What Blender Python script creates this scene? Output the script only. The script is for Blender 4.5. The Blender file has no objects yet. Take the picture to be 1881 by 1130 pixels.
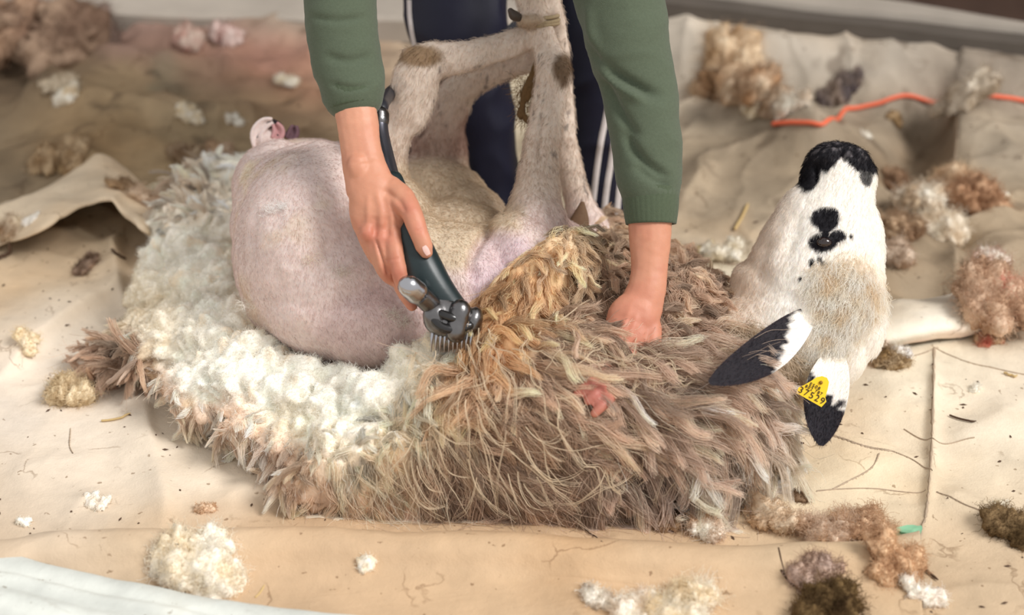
import bpy, math, random, time
import numpy as np
from math import radians, sin, cos, pi
from mathutils import Vector
from mathutils.bvhtree import BVHTree

random.seed(7)
rng = np.random.default_rng(7)
SC = bpy.context.scene
COL = SC.collection

# ------------------------------------------------------------------ camera
TH = radians(30.0); DIST = 2.55; FPX = 3135.0
W0, H0 = 1881.0, 1130.0
CAM = np.array([0.0, -DIST * cos(TH), DIST * sin(TH)])
FWD = np.array([0.0, cos(TH), -sin(TH)])
UP = np.array([0.0, sin(TH), cos(TH)])
RGT = np.array([1.0, 0.0, 0.0])
cam = bpy.data.cameras.new('camera')
cam.sensor_width = 36.0
cam.lens = FPX * 36.0 / W0
cam.dof.use_dof = True
cam.dof.focus_distance = 2.17
cam.dof.aperture_fstop = 2.5
cam_ob = bpy.data.objects.new('camera', cam); COL.objects.link(cam_ob)
cam_ob.location = CAM; cam_ob.rotation_euler = (pi / 2 - TH, 0, 0)
SC.camera = cam_ob

# ------------------------------------------------------------------ light
world = bpy.data.worlds.new('daylight'); SC.world = world; world.use_nodes = True
bgn = world.node_tree.nodes['Background']
bgn.inputs[0].default_value = (1.0, 0.995, 0.99, 1); bgn.inputs[1].default_value = 0.68
sun = bpy.data.lights.new('sun', 'SUN'); sun.energy = 2.6; sun.angle = radians(21); sun.color = (1.0, 0.98, 0.955)
sun_ob = bpy.data.objects.new('sun', sun); COL.objects.link(sun_ob)
sun_ob.rotation_euler = Vector((0.64, -0.30, 0.76)).to_track_quat('Z', 'Y').to_euler()
SC.view_settings.view_transform = 'Standard'; SC.view_settings.look = 'None'
SC.view_settings.gamma = 1.0; SC.view_settings.use_curve_mapping = False
SC.view_settings.exposure = 0.20


# ------------------------------------------------------------------ maths
def ray(px, py):
    return FWD + (px - W0 / 2) / FPX * RGT + (H0 / 2 - py) / FPX * UP


def P(px, py, d):
    """point seen at px,py at camera depth d"""
    return CAM + d * ray(px, py)


def G(px, py, z=0.0):
    """point seen at px,py at height z"""
    r = ray(px, py)
    return CAM + r * ((z - CAM[2]) / r[2])


def topx(p):
    q = np.asarray(p) - CAM
    d = q @ FWD
    return W0 / 2 + (q @ RGT) / d * FPX, H0 / 2 - (q @ UP) / d * FPX, d


_perm = np.random.default_rng(3).permutation(256)
_perm = np.concatenate([_perm, _perm, _perm])
_grad = np.random.default_rng(4).normal(size=(256, 3)); _grad /= np.linalg.norm(_grad, axis=1)[:, None]


def noise(p, s=0):
    p = np.asarray(p, dtype=np.float64) + s * 17.31
    i = np.floor(p).astype(int); f = p - i
    u = f * f * f * (f * (f * 6 - 15) + 10)
    i &= 255
    out = 0.0
    for dx in (0, 1):
        wx = u[:, 0] if dx else 1 - u[:, 0]
        for dy in (0, 1):
            wy = u[:, 1] if dy else 1 - u[:, 1]
            for dz in (0, 1):
                wz = u[:, 2] if dz else 1 - u[:, 2]
                h = _perm[_perm[_perm[(i[:, 0] + dx) & 255] + ((i[:, 1] + dy) & 255)] + ((i[:, 2] + dz) & 255)]
                g = _grad[h]
                out = out + wx * wy * wz * ((f[:, 0] - dx) * g[:, 0] + (f[:, 1] - dy) * g[:, 1] + (f[:, 2] - dz) * g[:, 2])
    return out * 1.6


def fbm(p, s=0, o=3):
    a, t, k = 1.0, 0.0, 1.0
    for j in range(o):
        t = t + a * noise(np.asarray(p) * k, s + j); a *= 0.5; k *= 2.03
    return t


def sstep(a, b, x):
    t = np.clip((x - a) / (b - a), 0, 1)
    return t * t * (3 - 2 * t)


def catmull(pts, n):
    """resample rows of pts through a Catmull-Rom spline"""
    pts = np.asarray(pts, float)
    if len(pts) == 2:
        t = np.linspace(0, 1, n)[:, None]
        return pts[0] * (1 - t) + pts[1] * t
    q = np.vstack([2 * pts[0] - pts[1], pts, 2 * pts[-1] - pts[-2]])
    t = np.linspace(0, len(pts) - 1 - 1e-9, n); i = t.astype(int); f = (t - i)[:, None]
    a, b, c, d = q[i], q[i + 1], q[i + 2], q[i + 3]
    return 0.5 * (2 * b + (c - a) * f + (2 * a - 5 * b + 4 * c - d) * f ** 2 + (3 * b - 3 * c + d - a) * f ** 3)


def srgb(r, g, b):
    v = np.array([r, g, b]) / 255.0
    return np.where(v <= 0.04045, v / 12.92, ((v + 0.055) / 1.055) ** 2.4)


# ------------------------------------------------------------------ mesh tools
def mesh_arrays(name, V, F, smooth=True):
    me = bpy.data.meshes.new(name)
    V = np.asarray(V, np.float32); F = np.asarray(F, np.int32)
    k = F.shape[1]
    me.vertices.add(len(V)); me.vertices.foreach_set('co', V.ravel())
    me.loops.add(F.size); me.loops.foreach_set('vertex_index', F.ravel())
    me.polygons.add(len(F))
    me.polygons.foreach_set('loop_start', np.arange(0, F.size, k, dtype=np.int32))
    me.update(calc_edges=True)
    me.polygons.foreach_set('use_smooth', np.full(len(F), smooth))
    return me


def put(name, me, mat=None, parent=None, loc=None):
    o = bpy.data.objects.new(name, me); COL.objects.link(o)
    if mat is not None and me is not None: me.materials.append(mat)
    if parent is not None: o.parent = parent
    if loc is not None: o.location = loc
    return o


def tag(o, label=None, cat=None, group=None, kind=None):
    if label: o['label'] = label
    if cat: o['category'] = cat
    if group: o['group'] = group
    if kind: o['kind'] = kind
    return o


def empty(name, label, cat, group=None):
    o = bpy.data.objects.new(name, None); COL.objects.link(o); o.empty_display_size = 0.05
    return tag(o, label, cat, group)


def setcol(me, C, name='col'):
    a = me.attributes.new(name, 'FLOAT_COLOR', 'POINT')
    c = np.ones((len(C), 4), np.float32); c[:, :3] = C
    a.data.foreach_set('color', c.ravel())


def join(parts):
    Vs, Fs, n = [], [], 0
    for V, F in parts:
        Vs.append(V); Fs.append(np.asarray(F) + n); n += len(V)
    return np.vstack(Vs), np.vstack(Fs)


def ellipsoid(c, r, axes=None, nu=20, nv=12):
    """closed uv ellipsoid, all quads (pole quads share a vertex)"""
    A = np.eye(3) if axes is None else np.asarray(axes)
    V = []
    for j in range(nv + 1):
        t = pi * (0.02 + 0.96 * j / nv)
        for i in range(nu):
            a = 2 * pi * i / nu
            V.append((cos(a) * sin(t) * r[0], sin(a) * sin(t) * r[1], cos(t) * r[2]))
    V = np.array(V) @ A + np.asarray(c)
    F = []
    for j in range(nv):
        for i in range(nu):
            F.append((j * nu + i, (j + 1) * nu + i, (j + 1) * nu + (i + 1) % nu, j * nu + (i + 1) % nu))
    V = np.vstack([V, V[:nu].mean(0), V[-nu:].mean(0)])
    a, b = len(V) - 2, len(V) - 1
    F = [list(f) for f in F]
    for i in range(0, nu, 2):
        F.append([a, i, i + 1, (i + 2) % nu]); k = nv * nu
        F.append([b, k + (i + 2) % nu, k + i + 1, k + i])
    return V, np.array(F)


CAX = np.array([RGT, UP, -FWD])


def eb(px, py, d, rx, ry, rd, rot=0.0):
    """ellipsoid in camera axes: radii in metres right, up, depth; rot degrees counter-clockwise"""
    a = radians(rot)
    ax = np.array([cos(a) * RGT + sin(a) * UP, -sin(a) * RGT + cos(a) * UP, -FWD])
    return ellipsoid(P(px, py, d), (rx, ry, rd), ax)


def ew(px, py, z, rx, ry, rz):
    return ellipsoid(G(px, py, z), (rx, ry, rz))


def tube(pts, rad, n=16, m=None, flat=1.0, side=None, cap=True):
    """closed tapered tube through 3D pts; rad = radii, flat = depth/width ratio (scalar or per point)"""
    pts = np.asarray(pts, float); k = len(pts)
    rad = np.asarray(rad, float) * np.ones(k); flat = np.asarray(flat, float) * np.ones(k)
    m = m or max(8, 6 * (k - 1))
    Q = catmull(np.column_stack([pts, rad, flat]), m)
    C, R, FL = Q[:, :3], np.abs(Q[:, 3]), Q[:, 4]
    T = np.gradient(C, axis=0); T /= np.linalg.norm(T, axis=1)[:, None] + 1e-12
    ref = -FWD if side is None else np.asarray(side, float)
    if cap:
        ex = []
        for e, sg in ((0, -1), (-1, 1)):
            for s in ((0.5, 0.87), (0.87, 0.5), (1.0, 0.08)):
                ex.append((e, sg, s))
        C2, R2, T2, F2 = [], [], [], []
        for s in ((1.0, 0.08), (0.87, 0.5), (0.5, 0.87)):
            C2.append(C[0] - T[0] * R[0] * s[0] * min(1, FL[0])); R2.append(R[0] * s[1]); T2.append(T[0]); F2.append(FL[0])
        for i in range(m):
            C2.append(C[i]); R2.append(R[i]); T2.append(T[i]); F2.append(FL[i])
        for s in ((0.5, 0.87), (0.87, 0.5), (1.0, 0.08)):
            C2.append(C[-1] + T[-1] * R[-1] * s[0] * min(1, FL[-1])); R2.append(R[-1] * s[1]); T2.append(T[-1]); F2.append(FL[-1])
        C, R, T, FL = map(np.array, (C2, R2, T2, F2))
    S = np.cross(T, ref); ln = np.linalg.norm(S, axis=1)
    if (ln < 0.15).any():
        ref = RGT + 0.3 * UP; S = np.cross(T, ref); ln = np.linalg.norm(S, axis=1)
    S /= ln[:, None]; B = np.cross(S, T)
    a = np.linspace(0, 2 * pi, n, endpoint=False)
    V = (C[:, None, :] + (R[:, None] * np.cos(a)[None, :])[..., None] * S[:, None, :]
         + ((R * FL)[:, None] * np.sin(a)[None, :])[..., None] * B[:, None, :]).reshape(-1, 3)
    M = len(C)
    i, j = np.meshgrid(np.arange(M - 1), np.arange(n), indexing='ij')
    F = np.stack([i * n + j, i * n + (j + 1) % n, (i + 1) * n + (j + 1) % n, (i + 1) * n + j], -1).reshape(-1, 4)
    if cap:
        V = np.vstack([V, C[0], C[-1]]); a0, b0 = len(V) - 2, len(V) - 1
        ff = []
        for q in range(0, n, 2):
            ff.append([a0, (q + 2) % n, q + 1, q]); ff.append([b0, (M - 1) * n + q, (M - 1) * n + q + 1, (M - 1) * n + (q + 2) % n])
        F = np.vstack([F, ff])
    return V, F


def pt(rows, **k):
    """tube from rows (px, py, depth, radius in metres)"""
    rows = np.array(rows, float)
    return tube([P(a, b, c) for a, b, c in rows[:, :3]], rows[:, 3], **k)


def edges_of(F):
    E = np.vstack([F[:, [0, 1]], F[:, [1, 2]], F[:, [2, 3]], F[:, [3, 0]]])
    E.sort(axis=1)
    return np.unique(E, axis=0)


def lap(V, F, it=2, lam=0.6, mask=None):
    E = edges_of(F); n = len(V)
    E = E[E[:, 0] != E[:, 1]]
    cnt = np.bincount(E.ravel(), minlength=n)[:, None] + 1e-9
    for _ in range(it):
        S = np.column_stack([np.bincount(E[:, 0], V[E[:, 1], k], n) + np.bincount(E[:, 1], V[E[:, 0], k], n) for k in range(3)])
        d = lam * (S / cnt - V)
        V = V + (d if mask is None else d * mask[:, None])
    return V


def normals(V, F):
    n = np.cross(V[F[:, 2]] - V[F[:, 0]], V[F[:, 3]] - V[F[:, 1]])
    N = np.column_stack([sum(np.bincount(F[:, c], n[:, k], len(V)) for c in range(4)) for k in range(3)])
    return N / (np.linalg.norm(N, axis=1)[:, None] + 1e-12)


def fuse(parts, voxel, it=3, lam=0.6):
    V, F = join(parts)
    me = mesh_arrays('tmp', V, F)
    o = bpy.data.objects.new('tmp', me); COL.objects.link(o)
    m = o.modifiers.new('r', 'REMESH'); m.mode = 'VOXEL'; m.voxel_size = voxel; m.adaptivity = 0
    dg = bpy.context.evaluated_depsgraph_get(); dg.update()
    e = o.evaluated_get(dg); me2 = e.to_mesh()
    V = np.empty(len(me2.vertices) * 3, np.float32); me2.vertices.foreach_get('co', V); V = V.reshape(-1, 3).astype(float)
    L = np.empty(len(me2.loops), np.int32); me2.loops.foreach_get('vertex_index', L)
    T = np.empty(len(me2.polygons), np.int32); me2.polygons.foreach_get('loop_total', T)
    S = np.empty(len(me2.polygons), np.int32); me2.polygons.foreach_get('loop_start', S)
    q = S[T == 4]
    F = np.column_stack([L[q], L[q + 1], L[q + 2], L[q + 3]])
    t = S[T == 3]
    if len(t): F = np.vstack([F, np.column_stack([L[t], L[t + 1], L[t + 2], L[t + 2]])])
    e.to_mesh_clear(); bpy.data.objects.remove(o); bpy.data.meshes.remove(me)
    # drop inner islands is not needed: the remesh gives the outer hull
    return lap(V, F, it, lam), F


def tris_to_mesh(name, V, F):
    """as mesh_arrays but tolerates the degenerate quads that stand for triangles"""
    bad = F[:, 2] == F[:, 3]
    if not bad.any(): return mesh_arrays(name, V, F)
    me = bpy.data.meshes.new(name)
    me.from_pydata(V.tolist(), [], [list(f[:3]) if b else list(f) for f, b in zip(F.tolist(), bad)])
    me.polygons.foreach_set('use_smooth', np.full(len(me.polygons), True))
    return me


def bvh(V, F):
    return BVHTree.FromPolygons([tuple(v) for v in V], [tuple(f) if f[2] != f[3] else tuple(f[:3]) for f in F.tolist()])


def hit(tree, px, py, off=0.0, fallback=2.2):
    r = ray(px, py); r = r / np.linalg.norm(r)
    h = tree.ray_cast(Vector(CAM), Vector(r))
    if h[0] is None: return P(px, py, fallback), -FWD
    n = np.array(h[1]);
    if n @ r > 0: n = -n
    return np.array(h[0]) + n * off, n


def grid_faces(nu, nv):
    i, j = np.meshgrid(np.arange(nv - 1), np.arange(nu - 1), indexing='ij')
    return np.stack([i * nu + j, i * nu + j + 1, (i + 1) * nu + j + 1, (i + 1) * nu + j], -1).reshape(-1, 4)


# ------------------------------------------------------------------ hair
def hair(name, paths, r0, r1, C0, C1, mat, parent, kind='stuff'):
    """paths (N,K,3); colours per strand root / tip"""
    N, K, _ = paths.shape
    hc = bpy.data.hair_curves.new(name)
    hc.add_curves([K] * N)
    hc.points.foreach_set('position', paths.astype(np.float32).ravel())
    t = np.linspace(0, 1, K)[None, :]
    R = (np.asarray(r0).reshape(-1, 1) * (1 - t) + np.asarray(r1).reshape(-1, 1) * t) * np.ones((N, 1))
    hc.points.foreach_set('radius', R.astype(np.float32).ravel())
    C = C0[:, None, :] * (1 - t)[..., None] + C1[:, None, :] * t[..., None]
    c = np.ones((N * K, 4), np.float32); c[:, :3] = C.reshape(-1, 3)
    a = hc.attributes.new('col', 'FLOAT_COLOR', 'POINT'); a.data.foreach_set('color', c.ravel())
    hc.materials.append(mat)
    o = bpy.data.objects.new(name, hc); COL.objects.link(o)
    if parent is not None: o.parent = parent
    if kind: o['kind'] = kind
    return o


def scatter(V, F, n, weight=None, r=rng):
    q = F[F[:, 2] != F[:, 3]]
    T = np.vstack([q[:, [0, 1, 2]], q[:, [0, 2, 3]]])
    a, b, c = V[T[:, 0]], V[T[:, 1]], V[T[:, 2]]
    N = np.cross(b - a, c - a); A = np.linalg.norm(N, axis=1)
    N /= A[:, None] + 1e-12
    cen = (a + b + c) / 3
    if weight is not None: A = A * weight(cen, N)
    i = r.choice(len(T), n, p=A / A.sum())
    u = r.random((n, 2)); s = u.sum(1) > 1; u[s] = 1 - u[s]
    p = a[i] + (b - a)[i] * u[:, :1] + (c - a)[i] * u[:, 1:]
    return p, N[i]


def unit(v):
    return v / (np.linalg.norm(v, axis=-1, keepdims=True) + 1e-12)


def imgdir(dx, dy):
    """image direction (dy down) as world vector"""
    return np.asarray(dx)[..., None] * RGT - np.asarray(dy)[..., None] * UP


# ------------------------------------------------------------------ materials
def mat_base(name, rough=0.8, spec=0.3):
    m = bpy.data.materials.new(name); m.use_nodes = True
    nt = m.node_tree; b = nt.nodes['Principled BSDF']
    b.inputs['Roughness'].default_value = rough
    b.inputs['Specular IOR Level'].default_value = spec
    return m, nt, b


def N(nt, typ, **k):
    n = nt.nodes.new(typ)
    for a, v in k.items():
        if a.startswith('_'): n.inputs[a[1:].replace('_', ' ')].default_value = v
        else: setattr(n, a, v)
    return n


def simple(name, col, rough=0.6, metal=0.0, spec=0.4, nscale=0, namp=0.0, bump=0.0, bscale=200):
    m, nt, b = mat_base(name, rough, spec)
    b.inputs['Metallic'].default_value = metal
    c = (*col, 1)
    if namp:
        tc = N(nt, 'ShaderNodeTexCoord'); nz = N(nt, 'ShaderNodeTexNoise', _Scale=nscale, _Detail=4.0)
        nt.links.new(tc.outputs['Object'], nz.inputs['Vector'])
        mx = N(nt, 'ShaderNodeMix', data_type='RGBA', blend_type='MULTIPLY'); mx.inputs[0].default_value = 1
        rp = N(nt, 'ShaderNodeMapRange'); rp.inputs['To Min'].default_value = 1 - namp; rp.inputs['To Max'].default_value = 1 + namp
        nt.links.new(nz.outputs[0], rp.inputs[0]); mx.inputs[6].default_value = c
        nt.links.new(rp.outputs[0], mx.inputs[7]); nt.links.new(mx.outputs[2], b.inputs['Base Color'])
    else:
        b.inputs['Base Color'].default_value = c
    if bump:
        tc = N(nt, 'ShaderNodeTexCoord'); nz = N(nt, 'ShaderNodeTexNoise', _Scale=bscale, _Detail=3.0)
        bp = N(nt, 'ShaderNodeBump', _Strength=bump, _Distance=0.002)
        nt.links.new(tc.outputs['Object'], nz.inputs['Vector']); nt.links.new(nz.outputs[0], bp.inputs['Height'])
        nt.links.new(bp.outputs[0], b.inputs['Normal'])
    return m


def attr_mat(name, rough=0.85, spec=0.2, bump=0.0, bscale=300, sss=0.0, speck=None, var=0.0, vscale=60, sheen=0.0):
    """base colour from the mesh's own colour attribute, with fine noise"""
    m, nt, b = mat_base(name, rough, spec)
    at = N(nt, 'ShaderNodeAttribute', attribute_name='col')
    src = at.outputs['Color']
    tc = N(nt, 'ShaderNodeTexCoord')
    if var:
        nz = N(nt, 'ShaderNodeTexNoise', _Scale=vscale, _Detail=5.0, _Roughness=0.65)
        nt.links.new(tc.outputs['Object'], nz.inputs['Vector'])
        rp = N(nt, 'ShaderNodeMapRange'); rp.inputs['From Min'].default_value = 0.25; rp.inputs['From Max'].default_value = 0.75
        rp.inputs['To Min'].default_value = 1 - var; rp.inputs['To Max'].default_value = 1 + var
        mx = N(nt, 'ShaderNodeMix', data_type='RGBA', blend_type='MULTIPLY'); mx.inputs[0].default_value = 1
        nt.links.new(nz.outputs[0], rp.inputs[0]); nt.links.new(src, mx.inputs[6]); nt.links.new(rp.outputs[0], mx.inputs[7])
        src = mx.outputs[2]
    if speck:
        sc, th, colr = speck
        nz = N(nt, 'ShaderNodeTexNoise', _Scale=sc, _Detail=2.0); nt.links.new(tc.outputs['Object'], nz.inputs['Vector'])
        rp = N(nt, 'ShaderNodeMapRange'); rp.inputs['From Min'].default_value = th; rp.inputs['From Max'].default_value = th + 0.1
        mx = N(nt, 'ShaderNodeMix', data_type='RGBA'); nt.links.new(nz.outputs[0], rp.inputs[0]); nt.links.new(rp.outputs[0], mx.inputs[0])
        nt.links.new(src, mx.inputs[6]); mx.inputs[7].default_value = (*colr, 1); src = mx.outputs[2]
    nt.links.new(src, b.inputs['Base Color'])
    if sss:
        b.inputs['Subsurface Weight'].default_value = sss
        b.inputs['Subsurface Radius'].default_value = (1.0, 0.35, 0.2); b.inputs['Subsurface Scale'].default_value = 0.006
    if sheen: b.inputs['Sheen Weight'].default_value = sheen
    if bump:
        nz = N(nt, 'ShaderNodeTexNoise', _Scale=bscale, _Detail=4.0)
        bp = N(nt, 'ShaderNodeBump', _Strength=bump, _Distance=0.002)
        nt.links.new(tc.outputs['Object'], nz.inputs['Vector']); nt.links.new(nz.outputs[0], bp.inputs['Height'])
        nt.links.new(bp.outputs[0], b.inputs['Normal'])
    return m


def canvas_mat(name, crack=0.6, weave=0.35, scale=9.0):
    """old tarpaulin: attribute colour, grain, cracks in the coating, dirt specks, woven relief"""
    m, nt, b = mat_base(name, 0.72, 0.25)
    L = nt.links.new
    at = N(nt, 'ShaderNodeAttribute', attribute_name='col')
    tc = N(nt, 'ShaderNodeTexCoord')
    n1 = N(nt, 'ShaderNodeTexNoise', _Scale=7.0, _Detail=8.0, _Roughness=0.68); L(tc.outputs['Object'], n1.inputs['Vector'])
    r1 = N(nt, 'ShaderNodeMapRange'); r1.inputs['From Min'].default_value = 0.3; r1.inputs['From Max'].default_value = 0.7
    r1.inputs['To Min'].default_value = 0.84; r1.inputs['To Max'].default_value = 1.12; L(n1.outputs[0], r1.inputs[0])
    m1 = N(nt, 'ShaderNodeMix', data_type='RGBA', blend_type='MULTIPLY'); m1.inputs[0].default_value = 1
    L(at.outputs['Color'], m1.inputs[6]); L(r1.outputs[0], m1.inputs[7])
    # warm stains
    n2 = N(nt, 'ShaderNodeTexNoise', _Scale=3.1, _Detail=6.0); L(tc.outputs['Object'], n2.inputs['Vector'])
    r2 = N(nt, 'ShaderNodeMapRange'); r2.inputs['From Min'].default_value = 0.5; r2.inputs['From Max'].default_value = 0.72
    r2.inputs['To Max'].default_value = 0.6; L(n2.outputs[0], r2.inputs[0])
    m2 = N(nt, 'ShaderNodeMix', data_type='RGBA', blend_type='MULTIPLY'); L(r2.outputs[0], m2.inputs[0])
    L(m1.outputs[2], m2.inputs[6]); m2.inputs[7].default_value = (0.90, 0.76, 0.60, 1)
    # cracks: distorted voronoi edges, only where a mask lets them show
    nd = N(nt, 'ShaderNodeTexNoise', _Scale=14.0, _Detail=5.0); L(tc.outputs['Object'], nd.inputs['Vector'])
    vm = N(nt, 'ShaderNodeVectorMath', operation='SCALE'); L(nd.outputs['Color'], vm.inputs[0]); vm.inputs['Scale'].default_value = 0.11
    va = N(nt, 'ShaderNodeVectorMath', operation='ADD'); L(tc.outputs['Object'], va.inputs[0]); L(vm.outputs[0], va.inputs[1])
    vo = N(nt, 'ShaderNodeTexVoronoi', feature='DISTANCE_TO_EDGE', _Scale=scale); L(va.outputs[0], vo.inputs['Vector'])
    rc = N(nt, 'ShaderNodeMapRange'); rc.inputs['From Min'].default_value = 0.004; rc.inputs['From Max'].default_value = 0.02
    rc.inputs['To Min'].default_value = 1; rc.inputs['To Max'].default_value = 0; L(vo.outputs['Distance'], rc.inputs[0])
    nm = N(nt, 'ShaderNodeTexNoise', _Scale=16.0, _Detail=4.0); L(tc.outputs['Object'], nm.inputs['Vector'])
    rm = N(nt, 'ShaderNodeMapRange'); rm.inputs['From Min'].default_value = 0.53; rm.inputs['From Max'].default_value = 0.62; rm.inputs['To Max'].default_value = crack
    L(nm.outputs[0], rm.inputs[0])
    mm = N(nt, 'ShaderNodeMath', operation='MULTIPLY'); L(rc.outputs[0], mm.inputs[0]); L(rm.outputs[0], mm.inputs[1])
    m3 = N(nt, 'ShaderNodeMix', data_type='RGBA', blend_type='MULTIPLY'); L(mm.outputs[0], m3.inputs[0])
    L(m2.outputs[2], m3.inputs[6]); m3.inputs[7].default_value = (0.45, 0.38, 0.32, 1)
    # specks of dirt
    ns = N(nt, 'ShaderNodeTexNoise', _Scale=95.0, _Detail=2.0); L(tc.outputs['Object'], ns.inputs['Vector'])
    rs = N(nt, 'ShaderNodeMapRange'); rs.inputs['From Min'].default_value = 0.70; rs.inputs['From Max'].default_value = 0.75; rs.inputs['To Max'].default_value = 0.7
    L(ns.outputs[0], rs.inputs[0])
    m4 = N(nt, 'ShaderNodeMix', data_type='RGBA', blend_type='MULTIPLY'); L(rs.outputs[0], m4.inputs[0])
    L(m3.outputs[2], m4.inputs[6]); m4.inputs[7].default_value = (0.35, 0.27, 0.2, 1)
    L(m4.outputs[2], b.inputs['Base Color'])
    # relief: weave and wrinkles
    w1 = N(nt, 'ShaderNodeTexNoise', _Scale=420.0, _Detail=2.0); L(tc.outputs['Object'], w1.inputs['Vector'])
    w2 = N(nt, 'ShaderNodeTexNoise', _Scale=22.0, _Detail=6.0, _Roughness=0.6); L(tc.outputs['Object'], w2.inputs['Vector'])
    b1 = N(nt, 'ShaderNodeBump', _Strength=weave, _Distance=0.0012); L(w1.outputs[0], b1.inputs['Height'])
    b2 = N(nt, 'ShaderNodeBump', _Strength=0.5, _Distance=0.006); L(w2.outputs[0], b2.inputs['Height']); L(b1.outputs[0], b2.inputs['Normal'])
    L(b2.outputs[0], b.inputs['Normal'])
    return m


M_CANVAS = canvas_mat('canvas_cream')
M_WHITE_SHEET = canvas_mat('white_plastic', crack=0.3, weave=0.1, scale=6)
M_WOOL = attr_mat('wool_fibre', rough=0.9, spec=0.15, sheen=0.0)
M_WOOLCORE = attr_mat('wool_mass', rough=0.95, spec=0.05, bump=0.8, bscale=140, var=0.12, vscale=120)
M_HIDE = attr_mat('sheep_hide', rough=0.75, spec=0.2, bump=0.25, bscale=260, sss=0.12, var=0.10, vscale=180)
M_SKIN = attr_mat('human_skin', rough=0.5, spec=0.4, bump=0.10, bscale=500, sss=0.18, var=0.05, vscale=60)
M_SWEAT = attr_mat('green_jersey', rough=0.92, spec=0.1, bump=0.35, bscale=900, var=0.10, vscale=300, sheen=0.15)
M_TROUS = attr_mat('navy_polyester', rough=0.6, spec=0.3, bump=0.15, bscale=700, var=0.1, vscale=200)
_nt = M_WOOL.node_tree; _b = _nt.nodes['Principled BSDF']; _o = _nt.nodes['Material Output']
_tr = _nt.nodes.new('ShaderNodeBsdfTranslucent'); _mx = _nt.nodes.new('ShaderNodeMixShader'); _mx.inputs[0].default_value = 0.38
_nt.links.new(_nt.nodes['Attribute'].outputs['Color'], _tr.inputs['Color'])
_nt.links.new(_b.outputs[0], _mx.inputs[1]); _nt.links.new(_tr.outputs[0], _mx.inputs[2]); _nt.links.new(_mx.outputs[0], _o.inputs['Surface'])
T0 = time.time()


def lap_t(s):
    print('[build] %-18s %.1fs' % (s, time.time() - T0), flush=True)


# ================================================================== GROUND SHEETS
# big colour fields of the tarpaulin (old canvas: cream in front, grey-brown and red-stained behind, ravine shade painted in)
CF = [  # px, py, spread px, srgb
    (0, 1000, 180, (212, 188, 160)), (0, 760, 150, (236, 222, 205)), (150, 640, 120, (240, 226, 208)), (60, 520, 120, (232, 208, 176)),
    (350, 830, 130, (238, 222, 200)), (100, 880, 120, (242, 226, 205)), (300, 1010, 110, (222, 196, 164)), (600, 1020, 160, (212, 180, 145)),
    (900, 1040, 170, (214, 182, 146)), (1200, 1040, 150, (216, 184, 148)), (1600, 1060, 160, (212, 184, 150)), (1800, 1020, 140, (216, 190, 158)),
    (1560, 900, 120, (246, 228, 196)), (1500, 780, 120, (244, 226, 200)), (1650, 700, 120, (244, 230, 204)), (1800, 760, 130, (246, 230, 206)), (1800, 900, 120, (238, 220, 192)),
    (1340, 560, 90, (236, 224, 198)), (1330, 440, 90, (205, 186, 160)), (1300, 330, 90, (172, 154, 130)), (1420, 240, 110, (158, 140, 116)), (1600, 220, 90, (150, 134, 112)),
    (1690, 260, 60, (124, 106, 86)), (1820, 260, 90, (180, 164, 142)), (1820, 400, 110, (176, 156, 130)), (1700, 500, 110, (170, 150, 124)), (1860, 520, 90, (170, 150, 126)),  # first entry paints the shade of the right ravine
    (1500, 120, 140, (196, 184, 168)), (1300, 110, 110, (198, 186, 170)), (1800, 140, 120, (160, 146, 130)),
    (60, 330, 130, (140, 122, 98)), (200, 250, 120, (176, 152, 118)), (350, 200, 130, (184, 160, 126)), (150, 170, 80, (186, 160, 124)), (420, 280, 110, (168, 146, 112)),
    (520, 200, 90, (178, 150, 120)), (300, 90, 90, (140, 108, 94)), (430, 90, 90, (164, 118, 106)), (540, 110, 90, (170, 116, 102)), (250, 30, 80, (168, 140, 128)),
    (60, 150, 90, (92, 76, 60)), (60, 60, 90, (104, 84, 70)), (480, 20, 100, (170, 160, 144)), (700, 100, 120, (178, 156, 132)), (1000, 200, 150, (200, 186, 160)),  # first entry: shade in the far left ravine, put into the colour
]
CFA = np.array([(a, b, c) for a, b, c, _ in CF], float); CFC = np.array([srgb(*k) for *_, k in CF])


def canvas_colour(V, fields=None):
    px, py, _ = topx(V)
    wob = np.column_stack([V[:, 0], V[:, 1], V[:, 1] * 0]) * 6
    px = px + 45 * noise(wob, 5) + 18 * noise(wob * 3.1, 6); py = py + 28 * noise(wob, 8) + 10 * noise(wob * 3.1, 9)
    w = np.exp(-0.5 * (((px[:, None] - CFA[:, 0]) / CFA[:, 2]) ** 2 + ((py[:, None] - CFA[:, 1]) / (CFA[:, 2] * 0.62)) ** 2) * 1.6) + 1e-9
    # far away: nearest by soft distance
    d2 = ((px[:, None] - CFA[:, 0]) / 400) ** 2 + ((py[:, None] - CFA[:, 1]) / 250) ** 2
    w = w + 1e-3 / (1 + d2) ** 3
    C = 0.87 * (w @ CFC) / w.sum(1)[:, None]
    far = sstep(-.05, .5, V[:, 1]); q = V * np.array([1, 1, 0])
    st = fbm(q * 9 + 0.3 * noise(q * 17, 2)[:, None], 77, 4)
    C = C * (1 + (0.05 + 0.22 * far) * st)[:, None]
    dark = sstep(.45, .85, fbm(q * 14, 78)) * (0.08 + 0.5 * far)
    C = C * (1 - dark[:, None]) + srgb(88, 72, 56) * dark[:, None]
    gr = sstep(.55, .8, noise(q * 7, 79)) * far * .35
    return C * (1 - gr[:, None]) + srgb(128, 132, 112) * gr[:, None]


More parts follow.
